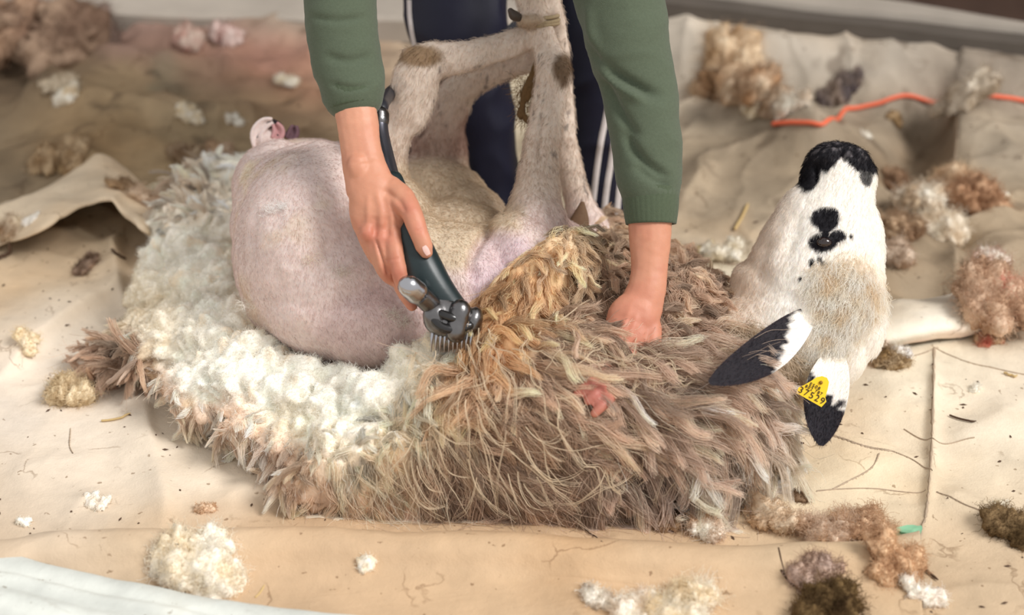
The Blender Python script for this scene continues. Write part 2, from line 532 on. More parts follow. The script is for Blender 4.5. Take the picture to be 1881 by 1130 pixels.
def seg_dist(X, Y, A):
    """signed distance to polyline A (m,2) and how far along; + = left of travel"""
    best = np.full(X.shape, 1e9); sgn = np.ones(X.shape); along = np.zeros(X.shape)
    tot = 0.0
    for k in range(len(A) - 1):
        a, b = A[k], A[k + 1]; d = b - a; L = np.hypot(*d)
        t = np.clip(((X - a[0]) * d[0] + (Y - a[1]) * d[1]) / L ** 2, 0, 1)
        ex, ey = X - a[0] - t * d[0], Y - a[1] - t * d[1]
        dd = np.hypot(ex, ey); m = dd < best
        best = np.where(m, dd, best); sgn = np.where(m, np.sign(d[0] * ey - d[1] * ex + 1e-12), sgn)
        along = np.where(m, tot + t * L, along); tot += L
    return best * sgn, along, tot


# folds of the main tarpaulin: (pixels of the ridge line, height, width on the near/right side, width on the far/left side)
FOLDS = [
    ([(0, 700), (90, 620), (200, 545), (230, 520)], 0.016, 0.010, 0.10),
    ([(230, 420), (212, 470), (222, 540), (232, 575)], 0.022, 0.02, 0.012),
    ([(268, 715), (272, 780), (292, 860)], 0.008, 0.035, 0.008),
    ([(292, 860), (305, 930), (300, 960)], 0.006, 0.02, 0.012),
    ([(0, 880), (110, 855), (210, 835)], 0.006, 0.05, 0.03),
    ([(140, 935), (165, 918), (205, 932)], 0.006, 0.006, 0.02),
    ([(0, 450), (90, 440), (170, 470), (240, 480)], 0.012, 0.05, 0.03),
    ([(390, 925), (470, 905), (560, 915)], 0.005, 0.02, 0.02),
    ([(1440, 770), (1560, 812), (1640, 832), (1705, 862)], 0.006, 0.05, 0.006),
    ([(1600, 790), (1640, 740), (1700, 700)], 0.007, 0.05, 0.05),
    ([(1340, 960), (1480, 900), (1600, 860), (1700, 850)], 0.006, 0.05, 0.05),
    ([(1720, 820), (1800, 790), (1881, 740)], 0.007, 0.04, 0.03),
    ([(1700, 900), (1800, 950), (1900, 985)], 0.010, 0.03, 0.05),
    ([(1715, 640), (1712, 760), (1706, 900), (1690, 1000)], 0.006, 0.006, 0.010),
    ([(1260, 460), (1330, 490), (1400, 505)], 0.010, 0.008, 0.04),
    ([(1240, 400), (1290, 330), (1330, 300)], 0.014, 0.012, 0.05),
    ([(1290, 215), (1400, 235), (1480, 285), (1560, 330)], 0.05, 0.05, 0.09),
    ([(1500, 380), (1640, 350), (1700, 330)], 0.012, 0.05, 0.03),
    ([(1600, 540), (1700, 560), (1760, 552)], 0.010, 0.03, 0.02),
    ([(1755, 190), (1756, 260), (1752, 320)], 0.035, 0.012, 0.12),
    ([(1740, 420), (1752, 470), (1756, 545)], 0.020, 0.10, 0.010),
    ([(1740, 425), (1810, 410), (1881, 400)], 0.014, 0.06, 0.012),
    ([(1780, 520), (1840, 480), (1900, 455)], 0.016, 0.04, 0.05),
    ([(20, 240), (90, 165), (150, 118), (190, 100)], 0.055, 0.14, 0.025),
    ([(150, 118), (300, 135), (440, 140), (520, 120)], 0.025, 0.06, 0.025),
    ([(170, 280), (260, 220), (400, 235), (560, 200)], 0.018, 0.05, 0.05),
    ([(0, 300), (120, 290), (180, 320), (200, 370)], 0.020, 0.05, 0.03),
    ([(300, 330), (420, 290), (600, 260)], 0.012, 0.05, 0.04),
    ([(200, 60), (330, 90), (500, 70), (640, 90)], 0.025, 0.06, 0.04),
    ([(0, 120), (80, 105), (140, 100)], 0.03, 0.04, 0.03),
    ([(420, 170), (520, 165), (620, 215)], 0.014, 0.03, 0.03),
]
FOLDW = []
for f, h, a, b in FOLDS:
    g = catmull([G(x, y)[:2] for x, y in f], 4 * len(f)); FOLDW.append((g, h, a, b))
DIPS = [([(1706, 196), (1690, 250), (1672, 300), (1655, 340)], 0.05, 0.045), ([(1745, 440), (1720, 520), (1700, 545)], 0.03, 0.05),
        ([(0, 255), (60, 215), (115, 160), (160, 105)], 0.05, 0.05), ([(225, 445), (232, 520), (205, 590)], 0.012, 0.03), ([(560, 700), (640, 900)], 0.0, 0.1)]
DIPW = [(catmull([G(x, y)[:2] for x, y in f], 12), h, w) for f, h, w in DIPS]


def ground_h(X, Y):
    X = np.asarray(X, float); Y = np.asarray(Y, float); s = X.shape
    X = X.ravel(); Y = Y.ravel()
    H = np.zeros(X.shape)
    for g, h, wa, wb in FOLDW:
        lo = g.min(0) - 0.3; hi = g.max(0) + 0.3
        m = (X > lo[0]) & (X < hi[0]) & (Y > lo[1]) & (Y < hi[1])
        if not m.any(): continue
        d, al, L = seg_dist(X[m], Y[m], g)
        w = np.where(d < 0, wa, wb)
        e = sstep(-0.001, 0.3 * L, al) * sstep(-0.001, 0.3 * L, L - al)
        r = np.abs(d) / w
        H[m] += 1.5 * h * np.exp(-r ** 1.5) * (0.25 + 0.75 * e)
    for g, h, w in DIPW:
        d, al, L = seg_dist(X, Y, g); H -= h * np.exp(-(d / w) ** 2)
    q = np.column_stack([X, Y, X * 0])
    far = sstep(-0.1, 0.6, Y)
    H += (0.004 + 0.010 * far) * fbm(q * 4.5, 11)
    rid = 1 - np.abs(noise(q * 3.3 + 0.35 * noise(q * 7, 3)[:, None], 21)) * 2
    H += (0.004 + 0.008 * far) * np.clip(rid, 0, 1) ** 4
    rid = 1 - np.abs(noise(q * np.array([9, 6, 1]) + 0.3 * noise(q * 13, 3)[:, None], 23)) * 2
    H += (0.0012 + 0.003 * far) * np.clip(rid, 0, 1) ** 3
    # the canvas is banked up against the far timber
    H -= 0.0
    H += (0.115 - 0.055 * np.clip(X - 0.25, 0, 1)) * sstep(0, 0.13, Y - (0.83 - 0.18 * X)) * sstep(0.0, 0.25, X) * (1 - 0.0 * X)
    return H.reshape(s)


def GG(px, py):
    """the point of the uneven tarpaulin seen at px,py"""
    r_ = ray(px, py); t_ = np.linspace(1.4, 4.2, 700)
    q = CAM + r_ * t_[:, None]; below = q[:, 2] < ground_h(q[:, 0], q[:, 1])
    best = q[int(np.argmax(below))] if below.any() else G(px, py)
    u_ = r_ / np.linalg.norm(r_)
    for t2 in globals().get('SHEETS', []):
        k_ = t2.ray_cast(Vector(CAM), Vector(u_))
        if k_[0] is not None and (np.array(k_[0]) - CAM) @ u_ < (best - CAM) @ u_: best = np.array(k_[0])
    return best


def axis(a, b, fine, lo, hi, grow=1.09):
    x = list(np.arange(a, b, fine)); st = fine
    while x[-1] < hi: st *= grow; x.append(x[-1] + st)
    st = fine
    while x[0] > lo: st *= grow; x.insert(0, x[0] - st)
    return np.array(x)


XS = axis(-0.75, 0.85, 0.0042, -2.6, 2.6); YS = axis(-0.75, 1.05, 0.0046, -1.9, 1.32)
XX, YY = np.meshgrid(XS, YS)
ZZ = ground_h(XX, YY)
YY = np.minimum(YY, 1.19 - 0.345 * XX)      # the canvas stops short of the wall
V = np.column_stack([XX.ravel(), YY.ravel(), ZZ.ravel()])
me = mesh_arrays('tarpaulin', V, grid_faces(len(XS), len(YS)))
setcol(me, canvas_colour(V))
tarp = tag(put('tarpaulin', me, M_CANVAS), 'creased stained cream canvas tarpaulin spread over the whole floor, grey-brown towards the back', 'tarpaulin')
SHARED_H = lambda x, y: float(ground_h(np.array([x]), np.array([y]))[0])
lap_t('tarpaulin')

fl = mesh_arrays('floor', [(-3, -2.2, -.09), (3, -2.2, -.09), (3, 2.5, -.09), (-3, 2.5, -.09)], [(0, 1, 2, 3)], False)
tag(put('floor', fl, simple('earth_floor', srgb(96, 80, 66), 0.95, nscale=12, namp=0.25, bump=0.5, bscale=40)), kind='structure')


SHEETS = []


def top_at(x, y):
    h = SHARED_H(x, y)
    for t_ in SHEETS:
        k_ = t_.ray_cast(Vector((x, y, 1.0)), Vector((0, 0, -1)))
        if k_[0] is not None: h = max(h, k_[0].z)
    return h


def sheet(name, rows, nu=160, nv=60, off=0.004, colour=None, thick=0.0025, warp=0.0, wav=0.0, mat=None):
    """cloth lofted over rows of (px, py, height above the tarpaulin); a real thin sheet with an underside"""
    R = []
    for row in rows:
        R.append(catmull([list(G(x, y, h + off)[:2]) + [h] for x, y, h in row], nu))
    R = np.array(R)                                   # rows, nu, 3
    out = np.zeros((nv, nu, 3))
    for u in range(nu): out[:, u] = catmull(R[:, u], nv) if len(rows) > 2 else catmull(R[:, u], nv)
    X, Y, Hh = out[..., 0], out[..., 1], out[..., 2]
    q = np.column_stack([X.ravel(), Y.ravel(), 0 * X.ravel()])
    if warp:
        X = X + warp * noise(q * 9, 31).reshape(X.shape); Y = Y + warp * noise(q * 9, 32).reshape(X.shape)
    Z = ground_h(X, Y) * 0.5 + Hh + off + wav * fbm(q * 7, 33).reshape(X.shape)
    V = np.column_stack([X.ravel(), Y.ravel(), Z.ravel()]); F = grid_faces(nu, nv)
    C = canvas_colour(V) if colour is None else colour(V)
    me = mesh_arrays(name, V, F); setcol(me, C); SHEETS.append(bvh(V, F))
    o = put(name, me, mat or M_CANVAS)
    s = o.modifiers.new('thickness', 'SOLIDIFY'); s.thickness = thick; s.offset = -1
    return o


def tint(rgb, amp=0.0):
    c = srgb(*rgb)
    def f(V):
        return np.ones((len(V), 1)) * c * (1 + amp * fbm(V * 8, 44)[:, None])
    return f


# front fold: a thick turned-over lip that stands up in front of the fleece
top = [(-260, 990), (0, 985), (95, 968), (300, 964), (560, 962), (760, 964), (900, 966), (1000, 970), (1150, 985), (1300, 993), (1480, 990), (1600, 984), (1690, 966)]
def sh(rows, dy, h): return [(x, y + dy, h) for x, y in rows]
o = sheet('folded_canvas', [sh(top, 14, 0.0), sh(top, 13, 0.018), sh(top, 15, 0.028), sh(top, 24, 0.031), sh(top, 45, 0.027), sh(top, 80, 0.013),
                            sh(top, 112, 0.006), [(-260, 1020, 0.0), (0, 1062, 0), (100, 1085, 0.001), (200, 1105, 0.002), (400, 1145, 0.002), (600, 1170, 0.002), (900, 1200, .002), (1300, 1220, 0.002), (1700, 1200, 0.0)]],
          nu=420, nv=90, off=0.004, wav=0.004)
tag(o, 'thick turned-over lip of tan canvas crossing in front of the fleece', 'canvas')
# white sheet in the near left corner
def white_col(V):
    px, py, _ = topx(V)
    s = 0.5 + 0.5 * np.sin((py + 0.18 * -px) / 9.0 + 1.6 * noise(V * 8, 3))
    c = srgb(218, 220, 212)[None] * np.ones((len(V), 1))
    return c * (1 - 0.16 * s[:, None]) * (1 - 0.10 * (noise(V * 5, 9) > 0.35)[:, None])
wl = [(-300, 990), (0, 1022), (90, 1042), (200, 1067), (310, 1088), (420, 1108), (560, 1124), (700, 1140), (860, 1160)]
o = sheet('plastic_sheet', [sh(wl, 0, 0.018), sh(wl, 8, 0.019), sh(wl, 30, 0.017), sh(wl, 38, 0.020), sh(wl, 60, 0.017), sh(wl, 72, 0.020), sh(wl, 100, 0.015), sh(wl, 220, 0.004)],
          nu=200, nv=70, off=0.012, colour=white_col, wav=0.004, mat=M_WHITE_SHEET)
tag(o, 'white ribbed plastic sheet in the near left corner, over the tan canvas', 'plastic sheet')
# pale rolled strip to the right of the sheep's head
tp = [(1540, 592), (1600, 574), (1690, 556), (1780, 540), (1900, 522), (2100, 500)]
def strip_col(V):
    px, py, _ = topx(V)
    edge = 640 - (px - 1580) * 0.10
    pink = sstep(-26, -2, py - edge)[:, None] * (0.5 + 0.5 * np.clip(noise(V * 22, 6) * 2, -1, 1))[:, None]
    return srgb(240, 230, 212) * (1 - pink) + srgb(226, 176, 158) * pink
o = sheet('canvas_strip', [sh(tp, -6, 0.0), sh(tp, -2, 0.010), sh(tp, 14, 0.024), sh(tp, 38, 0.026), sh(tp, 62, 0.018), sh(tp, 74, 0.005), sh(tp, 77, 0.0)], nu=150, nv=50, off=0.006, colour=strip_col, wav=0.006)
tag(o, 'pale smooth canvas strip with pink-stained edge running right from the sheep\'s head', 'canvas')
# hollow fold on the left with a dark mouth
cr = [(-120, 440), (0, 405), (80, 375), (150, 340), (190, 322), (225, 340), (262, 372), (300, 395)]
lipy = [(-120, 470), (0, 440), (80, 412), (140, 400), (190, 392), (225, 398), (258, 412), (300, 425)]
o = sheet('canvas_flap', [[(x, y - 26, 0.0) for x, y in cr], [(x, y - 16, 0.028 + (0.012 if 60 < x < 260 else 0)) for x, y in cr], [(x, y + 14, 0.052 if 60 < x < 270 else 0.03) for x, y in cr],
                          [(x, y + 40, 0.070 if 60 < x < 270 else 0.02) for x, y in cr], [(x, y + 52, 0.066 if 60 < x < 270 else 0.015) for x, y in cr]],
          nu=150, nv=40, off=0.002, colour=tint((226, 206, 178), 0.15), wav=0.004)
tag(o, 'raised cream canvas flap with a shaded hollow under it, left of the fleece', 'canvas')
# dark grey-brown second sheet at the far left
dk = [(-300, 130), (-60, 112), (60, 104), (140, 98), (230, 96)]
# loose upper sheet with stitched edge, right side
se = [(1560, 650), (1620, 660), (1715, 640)]
se2 = [(1716, 640), (1780, 668), (1881, 690), (2050, 706)]
M_THREAD = simple('dark_thread', srgb(92, 76, 62), 0.9)


def ribbon(name, pts, w, mat, parent=None, zoff=0.0016, n=80, jag=0.0):
    C = catmull([GG(x, y)[:2] for x, y in pts], n)
    T = unit(np.gradient(C, axis=0)); S = np.column_stack([-T[:, 1], T[:, 0]])
    ww = w * 0.75 * (1 + jag * rng.uniform(-1, 1, n))
    rows = []
    for s in (-1, -0.4, 0.4, 1):
        p = C + S * (ww * s / 2)[:, None]
        rows.append(np.column_stack([p, ground_h(p[:, 0], p[:, 1]) + zoff - (0.002 if abs(s) == 1 else 0)]))
    V = np.array(rows).reshape(-1, 3)
    return put(name, mesh_arrays(name, V, grid_faces(n, 4)), mat, parent)


M_SEAM = simple('seam_grime', srgb(172, 152, 130), 0.9, nscale=60, namp=0.4)
for pts, w in (([(1716, 640), (1714, 720), (1712, 800), (1707, 880), (1700, 950), (1692, 975), (1686, 1030), (1680, 1080)], 0.0045),
               ([(1440, 770), (1500, 790), (1560, 812), (1600, 824), (1640, 832)], 0.005), ([(1575, 655), (1620, 662), (1670, 656), (1715, 642)], 0.0022),
               ([(1716, 641), (1780, 668), (1881, 690), (1990, 705)], 0.0022), ([(1640, 832), (1680, 850), (1712, 866)], 0.0022),
               ([(1660, 790), (1720, 812), (1790, 806)], 0.0015), ([(1260, 462), (1330, 488), (1410, 503)], 0.004),
               ([(130, 790), (128, 820), (134, 835)], 0.0018), ([(1615, 835), (1602, 860), (1560, 885), (1530, 900)], 0.0025),
               ([(1720, 905), (1790, 935), (1860, 962)], 0.002), ([(1500, 905), (1600, 900), (1700, 902)], 0.0012),
               ([(1757, 200), (1757, 250), (1753, 310)], 0.005)):
    s = ribbon('seam', pts, w, M_SEAM, tarp, jag=0.85)
lap_t('sheets')

# small green printed patch and pinkish marks on the canvas
def patch(name, poly, rgb, label=None, zoff=0.004):
    c = np.mean(poly, axis=0); P3 = []
    ring = catmull(np.array(poly + [poly[0]]), 24)[:-1]
    for k in (1.0, 0.5):
        for x, y in ring: g = GG(c[0] + (x - c[0]) * k, c[1] + (y - c[1]) * k); P3.append(list(g))
    P3 = np.array(P3); P3[:, 2] = [top_at(a_, b_) + .0025 for a_, b_, _ in P3]
    n = len(ring); F = [(i, (i + 1) % n, n + (i + 1) % n, n + i) for i in range(n)]
    V = np.vstack([P3, P3[n:].mean(0)])
    F += [(2 * n, n + i, n + i + 1, n + (i + 2) % n) for i in range(0, n - 1, 2)]
    me = mesh_arrays(name, V, np.array(F)); o = put(name, me, simple(name, srgb(*rgb), 0.8, nscale=50, namp=0.25), tarp)
    if label: o['label'] = label
    return o
patch('painted_patch', [(1630, 974), (1690, 970), (1684, 992), (1655, 996)], (142, 196, 158), 'small green patch on cream canvas', 0.012)

# far timber and wall
M_TIMBER = simple('weathered_timber_shaded', srgb(92, 84, 76), 0.85, nscale=9, namp=0.3, bump=0.6, bscale=30)  # dark tone puts the shaded front of the far beam into its colour
M_TIMBER2 = simple('pale_timber', srgb(172, 162, 150), 0.85, nscale=9, namp=0.2, bump=0.6, bscale=30)
M_BOARD = simple('brown_boards', srgb(92, 72, 62), 0.85, nscale=14, namp=0.3, bump=0.6, bscale=30)


def beam(name, a, b, h, dep, mat, kind='structure', z=0.0):
    a = np.array(a, float); b = np.array(b, float)
    n = 40; C = np.linspace(a, b, n); T = unit(b - a); S = np.array([-T[1], T[0], 0])
    pr = []
    for (s, t) in ((0, 0), (0.0, 0.85), (0.06, 1.0), (0.94, 1.0), (1, 0.85), (1, 0)):
        p = C + S * s * dep; p[:, 2] += t * h + z; p += 0.006 * noise(p * 5, 3)[:, None] * np.array([0, 1, 1]); pr.append(p)
    V = np.array(pr).reshape(-1, 3); k = 6
    F = [(r * n + i, r * n + i + 1, ((r + 1) % k) * n + i + 1, ((r + 1) % k) * n + i) for r in range(k) for i in range(n - 1)]
    V = np.vstack([V]); F += [(0, n, 2 * n, 5 * n), (2 * n, 3 * n, 4 * n, 5 * n), (n - 1, 6 * n - 1, 3 * n - 1, 2 * n - 1), (3 * n - 1, 6 * n - 1, 5 * n - 1, 4 * n - 1)]
    return tag(put(name, mesh_arrays(name, V, np.array(F), False), mat), kind=kind)


beam('trim_1', (-2.8, 1.20, 0), (0.2, 1.06, 0), 0.055, 0.14, M_TIMBER2)
beam('trim_2', (0.15, 0.955, 0.005), (2.8, 0.478, -0.14), 0.142, 0.06, M_TIMBER)
beam('trim_3', (0.15, 1.02, 0.0), (2.8, 0.543, -0.145), 0.155, 0.14, M_TIMBER2)
Vw = []
wall = beam('wall_back', (-4.5, 2.80, -.09), (2.9, 0.25, -.09), 2.3, 0.05, M_BOARD)
lap_t('shell')

# ================================================================== SHEEP BODY
S = []
# belly, rump
S += [eb(590, 462, 2.30, .118, .150, .150), eb(560, 420, 2.33, .100, .120, .120), eb(640, 520, 2.27, .128, .105, .125), eb(525, 365, 2.38, .072, .085, .10, 20),
      eb(560, 305, 2.46, .075, .040, .08), eb(620, 330, 2.45, .07, .055, .08)]
S += [eb(740, 530, 2.27, .115, .105, .12), eb(830, 545, 2.27, .10, .10, .12), eb(690, 430, 2.33, .09, .09, .09)]
S += [eb(700, 590, 2.225, .100, .065, .09), eb(610, 575, 2.245, .095, .066, .09, -15), eb(780, 590, 2.235, .07, .06, .08)]
# far flank bulge behind the right hand
S += [eb(800, 370, 2.44, .082, .062, .08, -12), eb(760, 340, 2.46, .05, .045, .06), eb(860, 400, 2.42, .06, .05, .08, -30), eb(830, 450, 2.36, .09, .065, .09)]
# chest and shoulder
S += [eb(905, 520, 2.30, .060, .085, .10), eb(955, 490, 2.26, .058, .075, .07, 10), eb(1010, 520, 2.32, .08, .09, .10), eb(985, 430, 2.28, .045, .06, .05)]
# near foreleg
S += [pt([(955, 500, 2.27, .050), (972, 430, 2.275, .045), (985, 370, 2.28, .034), (990, 310, 2.285, .027), (1002, 230, 2.29, .024), (1013, 165, 2.30, .0235),
          (1016, 130, 2.30, .0235), (1003, 90, 2.31, .019), (993, 55, 2.31, .0175), (982, 25, 2.31, .0185), (972, 0, 2.30, .019), (962, -40, 2.29, .018)], flat=0.85)]
S += [eb(1022, 135, 2.29, .018, .024, .016), eb(975, 38, 2.30, .020, .010, .018)]
# far foreleg
S += [pt([(1085, 430, 2.42, .030), (1066, 380, 2.41, .022), (1050, 320, 2.40, .0175), (1036, 240, 2.39, .0165), (1030, 170, 2.38, .018), (1026, 100, 2.36, .016),
          (1018, 40, 2.34, .0155), (1008, 10, 2.33, .0165), (1014, -30, 2.33, .016)], flat=0.85)]
# near hind leg: thigh behind the wrist, hock high up on the left, shank across to the tie
S += [pt([(690, 390, 2.36, .060), (702, 330, 2.34, .042), (716, 280, 2.33, .026), (735, 225, 2.32, .024), (756, 165, 2.31, .029), (772, 128, 2.31, .031), (790, 112, 2.31, .026),
          (840, 108, 2.31, .023), (900, 92, 2.315, .0195), (950, 78, 2.32, .0185), (978, 62, 2.33, .018), (985, 30, 2.34, .017), (975, -10, 2.34, .017)], flat=0.8)]
S += [eb(756, 102, 2.31, .016, .012, .013, -20), eb(775, 190, 2.315, .018, .05, .016, -22)]
# far hind leg
S += [pt([(790, 330, 2.48, .060), (800, 270, 2.46, .046), (815, 215, 2.44, .034), (845, 165, 2.42, .026), (885, 140, 2.40, .022), (940, 118, 2.38, .0195), (990, 100, 2.37, .018), (1005, 50, 2.36, .017), (1000, 10, 2.36, .017), (990, -40, 2.36, .016)], flat=0.8)]
# neck and hidden trunk under the wool
S += [eb(1080, 640, 2.28, .12, .12, .12), eb(1200, 690, 2.26, .11, .10, .10), eb(1310, 690, 2.24, .085, .075, .075), eb(950, 640, 2.27, .12, .10, .12), eb(800, 610, 2.28, .12, .07, .11)]
S += [pt([(1220, 690, 2.25, .085), (1330, 660, 2.24, .072), (1400, 620, 2.24, .066), (1450, 590, 2.24, .07)])]
S += [pt([(1190, 680, 2.26, .05), (1270, 625, 2.25, .030), (1320, 606, 2.25, .028), (1365, 575, 2.25, .034), (1400, 540, 2.25, .05)])]
# head
HD = 2.24
S += [pt([(1440, 640, HD + .005, .070), (1478, 615, HD, .082), (1492, 555, HD, .0925), (1497, 500, HD, .0895), (1508, 450, HD, .079), (1521, 400, HD, .0665), (1534, 355, HD, .053), (1538, 320, HD, .046), (1538, 303, HD, .043)], flat=0.72, m=60)]
S += [eb(1518, 290, HD - .006, .028, .016, .026, 10), eb(1566, 292, HD - .004, .022, .017, .024, -15), eb(1492, 318, HD, .016, .026, .020, -10), eb(1592, 325, HD + .004, .012, .024, .024),
      eb(1405, 545, HD + .005, .030, .045, .03, -15), eb(1568, 590, HD, .042, .06, .045), eb(1530, 650, HD, .045, .045, .05), eb(1560, 510, HD, .045, .06, .045), eb(1598, 470, HD + .005, .018, .07, .03, 0)]
S += [eb(1520, 444, HD - .049, .024, .015, .012, 8), eb(1518, 428, HD - .048, .022, .008, .012, 8)]
# rump folds
S += [eb(492, 262, 2.47, .020, .026, .02, -30)]
Vb, Fb = fuse(S, 0.0033, 4, 0.6)
Nb = normals(Vb, Fb)
lap_t('sheep fuse %d' % len(Vb))
bx, by, bd = topx(Vb)


def near(px, py, cx, cy, rx, ry, rot=0.0):
    a = radians(rot); dx, dy = px - cx, -(py - cy)
    u = (dx * cos(a) + dy * sin(a)) / rx; v = (-dx * sin(a) + dy * cos(a)) / ry
    return u * u + v * v


# creases of the skin (real relief)
def crease(V, Nn, px, py, pts, depth, w):
    g = catmull(np.array(pts, float), 20)
    d, al, L = seg_dist(px, py, g)
    k = np.exp(-(d / w) ** 2) * sstep(-1, 0.25 * L, al) * sstep(-1, 0.25 * L, L - al)
    facing = (Nn @ FWD) < 0.2
    return V - Nn * (depth * k * facing)[:, None]


for pts, dep, w in (([(868, 520), (866, 480), (885, 440), (905, 400)], .010, 9), ([(880, 470), (870, 520), (880, 580)], .006, 14), ([(985, 310), (992, 250), (1000, 190)], .004, 5),
                    ([(975, 420), (1000, 380), (1030, 420)], .003, 8), ([(1497, 300), (1500, 335)], .006, 3.5), ([(1544, 270), (1552, 290), (1546, 300)], .008, 4.5), ([(1565, 280), (1575, 292)], .005, 3.5),
                    ([(1483, 447), (1500, 436), (1520, 433), (1545, 438)], .003, 2.5), ([(450, 290), (520, 268), (600, 275)], .004, 12), ([(840, 110), (900, 100), (960, 95)], .002, 6),
                    ([(1420, 420), (1400, 480), (1420, 540)], .003, 14), ([(1470, 380), (1460, 430), (1440, 480)], .003, 12), ([(700, 640), (780, 600), (840, 560)], .003, 20)):
    Vb = crease(Vb, Nb, bx, by, pts, dep, w)
Vb = Vb + Nb * (0.0016 * fbm(Vb * 28, 51) + 0.0006 * noise(Vb * 110, 52))[:, None]
Nb = normals(Vb, Fb)
bx, by, bd = topx(Vb)

PINK = srgb(222, 203, 196); CREAM = srgb(212, 190, 164); WHITE = srgb(242, 236, 228); BLACK = srgb(30, 28, 32)
Cb = np.ones((len(Vb), 1)) * PINK
Cb = Cb * (1 + 0.06 * fbm(Vb * 14, 61)[:, None])
def mixc(C, col, w): w = np.clip(w, 0, 1)[:, None]; return C * (1 - w) + np.asarray(col) * w
nz1 = fbm(Vb * 30, 62); nz2 = noise(Vb * 9, 63)
# woollier cream skin on the flank behind the hand
Cb = mixc(Cb, srgb(206, 186, 158), sstep(1.3, 0.7, near(bx, by, 830, 380, 130, 120) + 0.2 * nz1) * 0.9)
Cb = mixc(Cb, srgb(236, 226, 204), sstep(0.2, 0.6, nz2 + 0.3 * nz1) * sstep(1.2, 0.6, near(bx, by, 500, 340, 120, 100)) * 0.6)
Cb = mixc(Cb, srgb(214, 192, 158), sstep(0.15, 0.6, noise(Vb * 13, 64) + 0.3 * nz1) * sstep(620, 500, bx) * 0.4)
Cb = mixc(Cb, srgb(196, 170, 166), sstep(1.3, 0.5, near(bx, by, 760, 600, 190, 90)) * 0.6)  # lower right of the belly darker: its shadow side painted into the hide
Cb = mixc(Cb, srgb(212, 190, 198), sstep(1.3, 0.5, near(bx, by, 925, 500, 70, 80)) * 0.7)
# legs: cream grey with tan hocks and grey flecks
leg = (by < 300) & (bx > 690)
legw = sstep(320, 270, by) * (bx > 690)
legw = np.maximum(legw, sstep(420, 330, by) * sstep(900, 940, bx) * (bx < 1120))
Cb = mixc(Cb, srgb(214, 197, 181), legw * 0.95)
fleck = sstep(0.28, 0.5, noise(Vb * np.array([190, 150, 70]), 65)) * sstep(0.0, 0.3, noise(Vb * 22, 66) + 0.02)
Cb = mixc(Cb, srgb(112, 100, 94), fleck * legw * 0.7)
Cb = mixc(Cb, srgb(128, 98, 62), sstep(1.4, 0.4, near(bx, by, 768, 102, 42, 20, 0) + 0.4 * nz1) * 0.85)
Cb = mixc(Cb, srgb(96, 72, 46), sstep(1.4, 0.3, near(bx, by, 1034, 128, 20, 32) + 0.4 * nz1) * 0.9)
Cb = mixc(Cb, srgb(150, 124, 90), sstep(1.4, 0.4, near(bx, by, 975, 40, 30, 16)) * 0.6)
Cb = mixc(Cb, srgb(168, 132, 118), sstep(2.40, 2.44, bd) * legw * (bx < 860) * 0.8)
Cb = mixc(Cb, srgb(70, 52, 44), sstep(0.25, 0.5, noise(Vb * 40, 67)) * sstep(2.40, 2.44, bd) * legw * (bx < 860) * 0.6)
# head colours
isH = sstep(1265, 1330, bx)
Cb = mixc(Cb, WHITE, isH)
Cb = mixc(Cb, srgb(222, 204, 186), isH * sstep(1470, 1380, bx + (by - 450) * 0.25))
mz = by - (318 + 6 * nz1)
blk = sstep(4, -4, mz) * isH
blaze = np.maximum(0, 1 - np.abs(bx - 1548) / 48.0)
blk = blk * sstep(2, -2, (by - (333 - 44 * blaze)) + 3 * nz1)
blk = np.maximum(blk, sstep(1.25, 0.85, near(bx, by, 1487, 318, 19, 34, -15) + 0.25 * nz1))
blk = np.maximum(blk, sstep(1.25, 0.85, near(bx, by, 1592, 322, 12, 22, 15) + 0.5 * nz1) * 0.9)
for (a, b, c, d, r) in ((1516, 402, 26, 20, 0), (1504, 396, 13, 10, 0), (1530, 395, 12, 13, 0), (1540, 434, 14, 11, 0), (1510, 446, 26, 17, 5), (1563, 434, 4, 4, 0), (1491, 482, 5, 8, 0), (1505, 476, 4, 6, 0),
                       (1512, 484, 6, 5, 0), (1470, 512, 5, 5, 0), (1515, 420, 12, 8, 0)):
    blk = np.maximum(blk, sstep(1.3, 0.8, near(bx, by, a, b, c, d, r) + 0.25 * nz1) * ((Nb @ FWD) < 0.1))
Cb = mixc(Cb, BLACK, blk * isH)
Cb = mixc(Cb, srgb(112, 106, 108), sstep(0.1, 0.5, noise(Vb * 160, 71)) * isH * sstep(300, 288, by) * 0.7)
Cb = mixc(Cb, srgb(226, 206, 178), isH * sstep(1.3, 0.5, near(bx, by, 1560, 540, 70, 80)) * 0.5)
BODY_T = bvh(Vb, Fb)

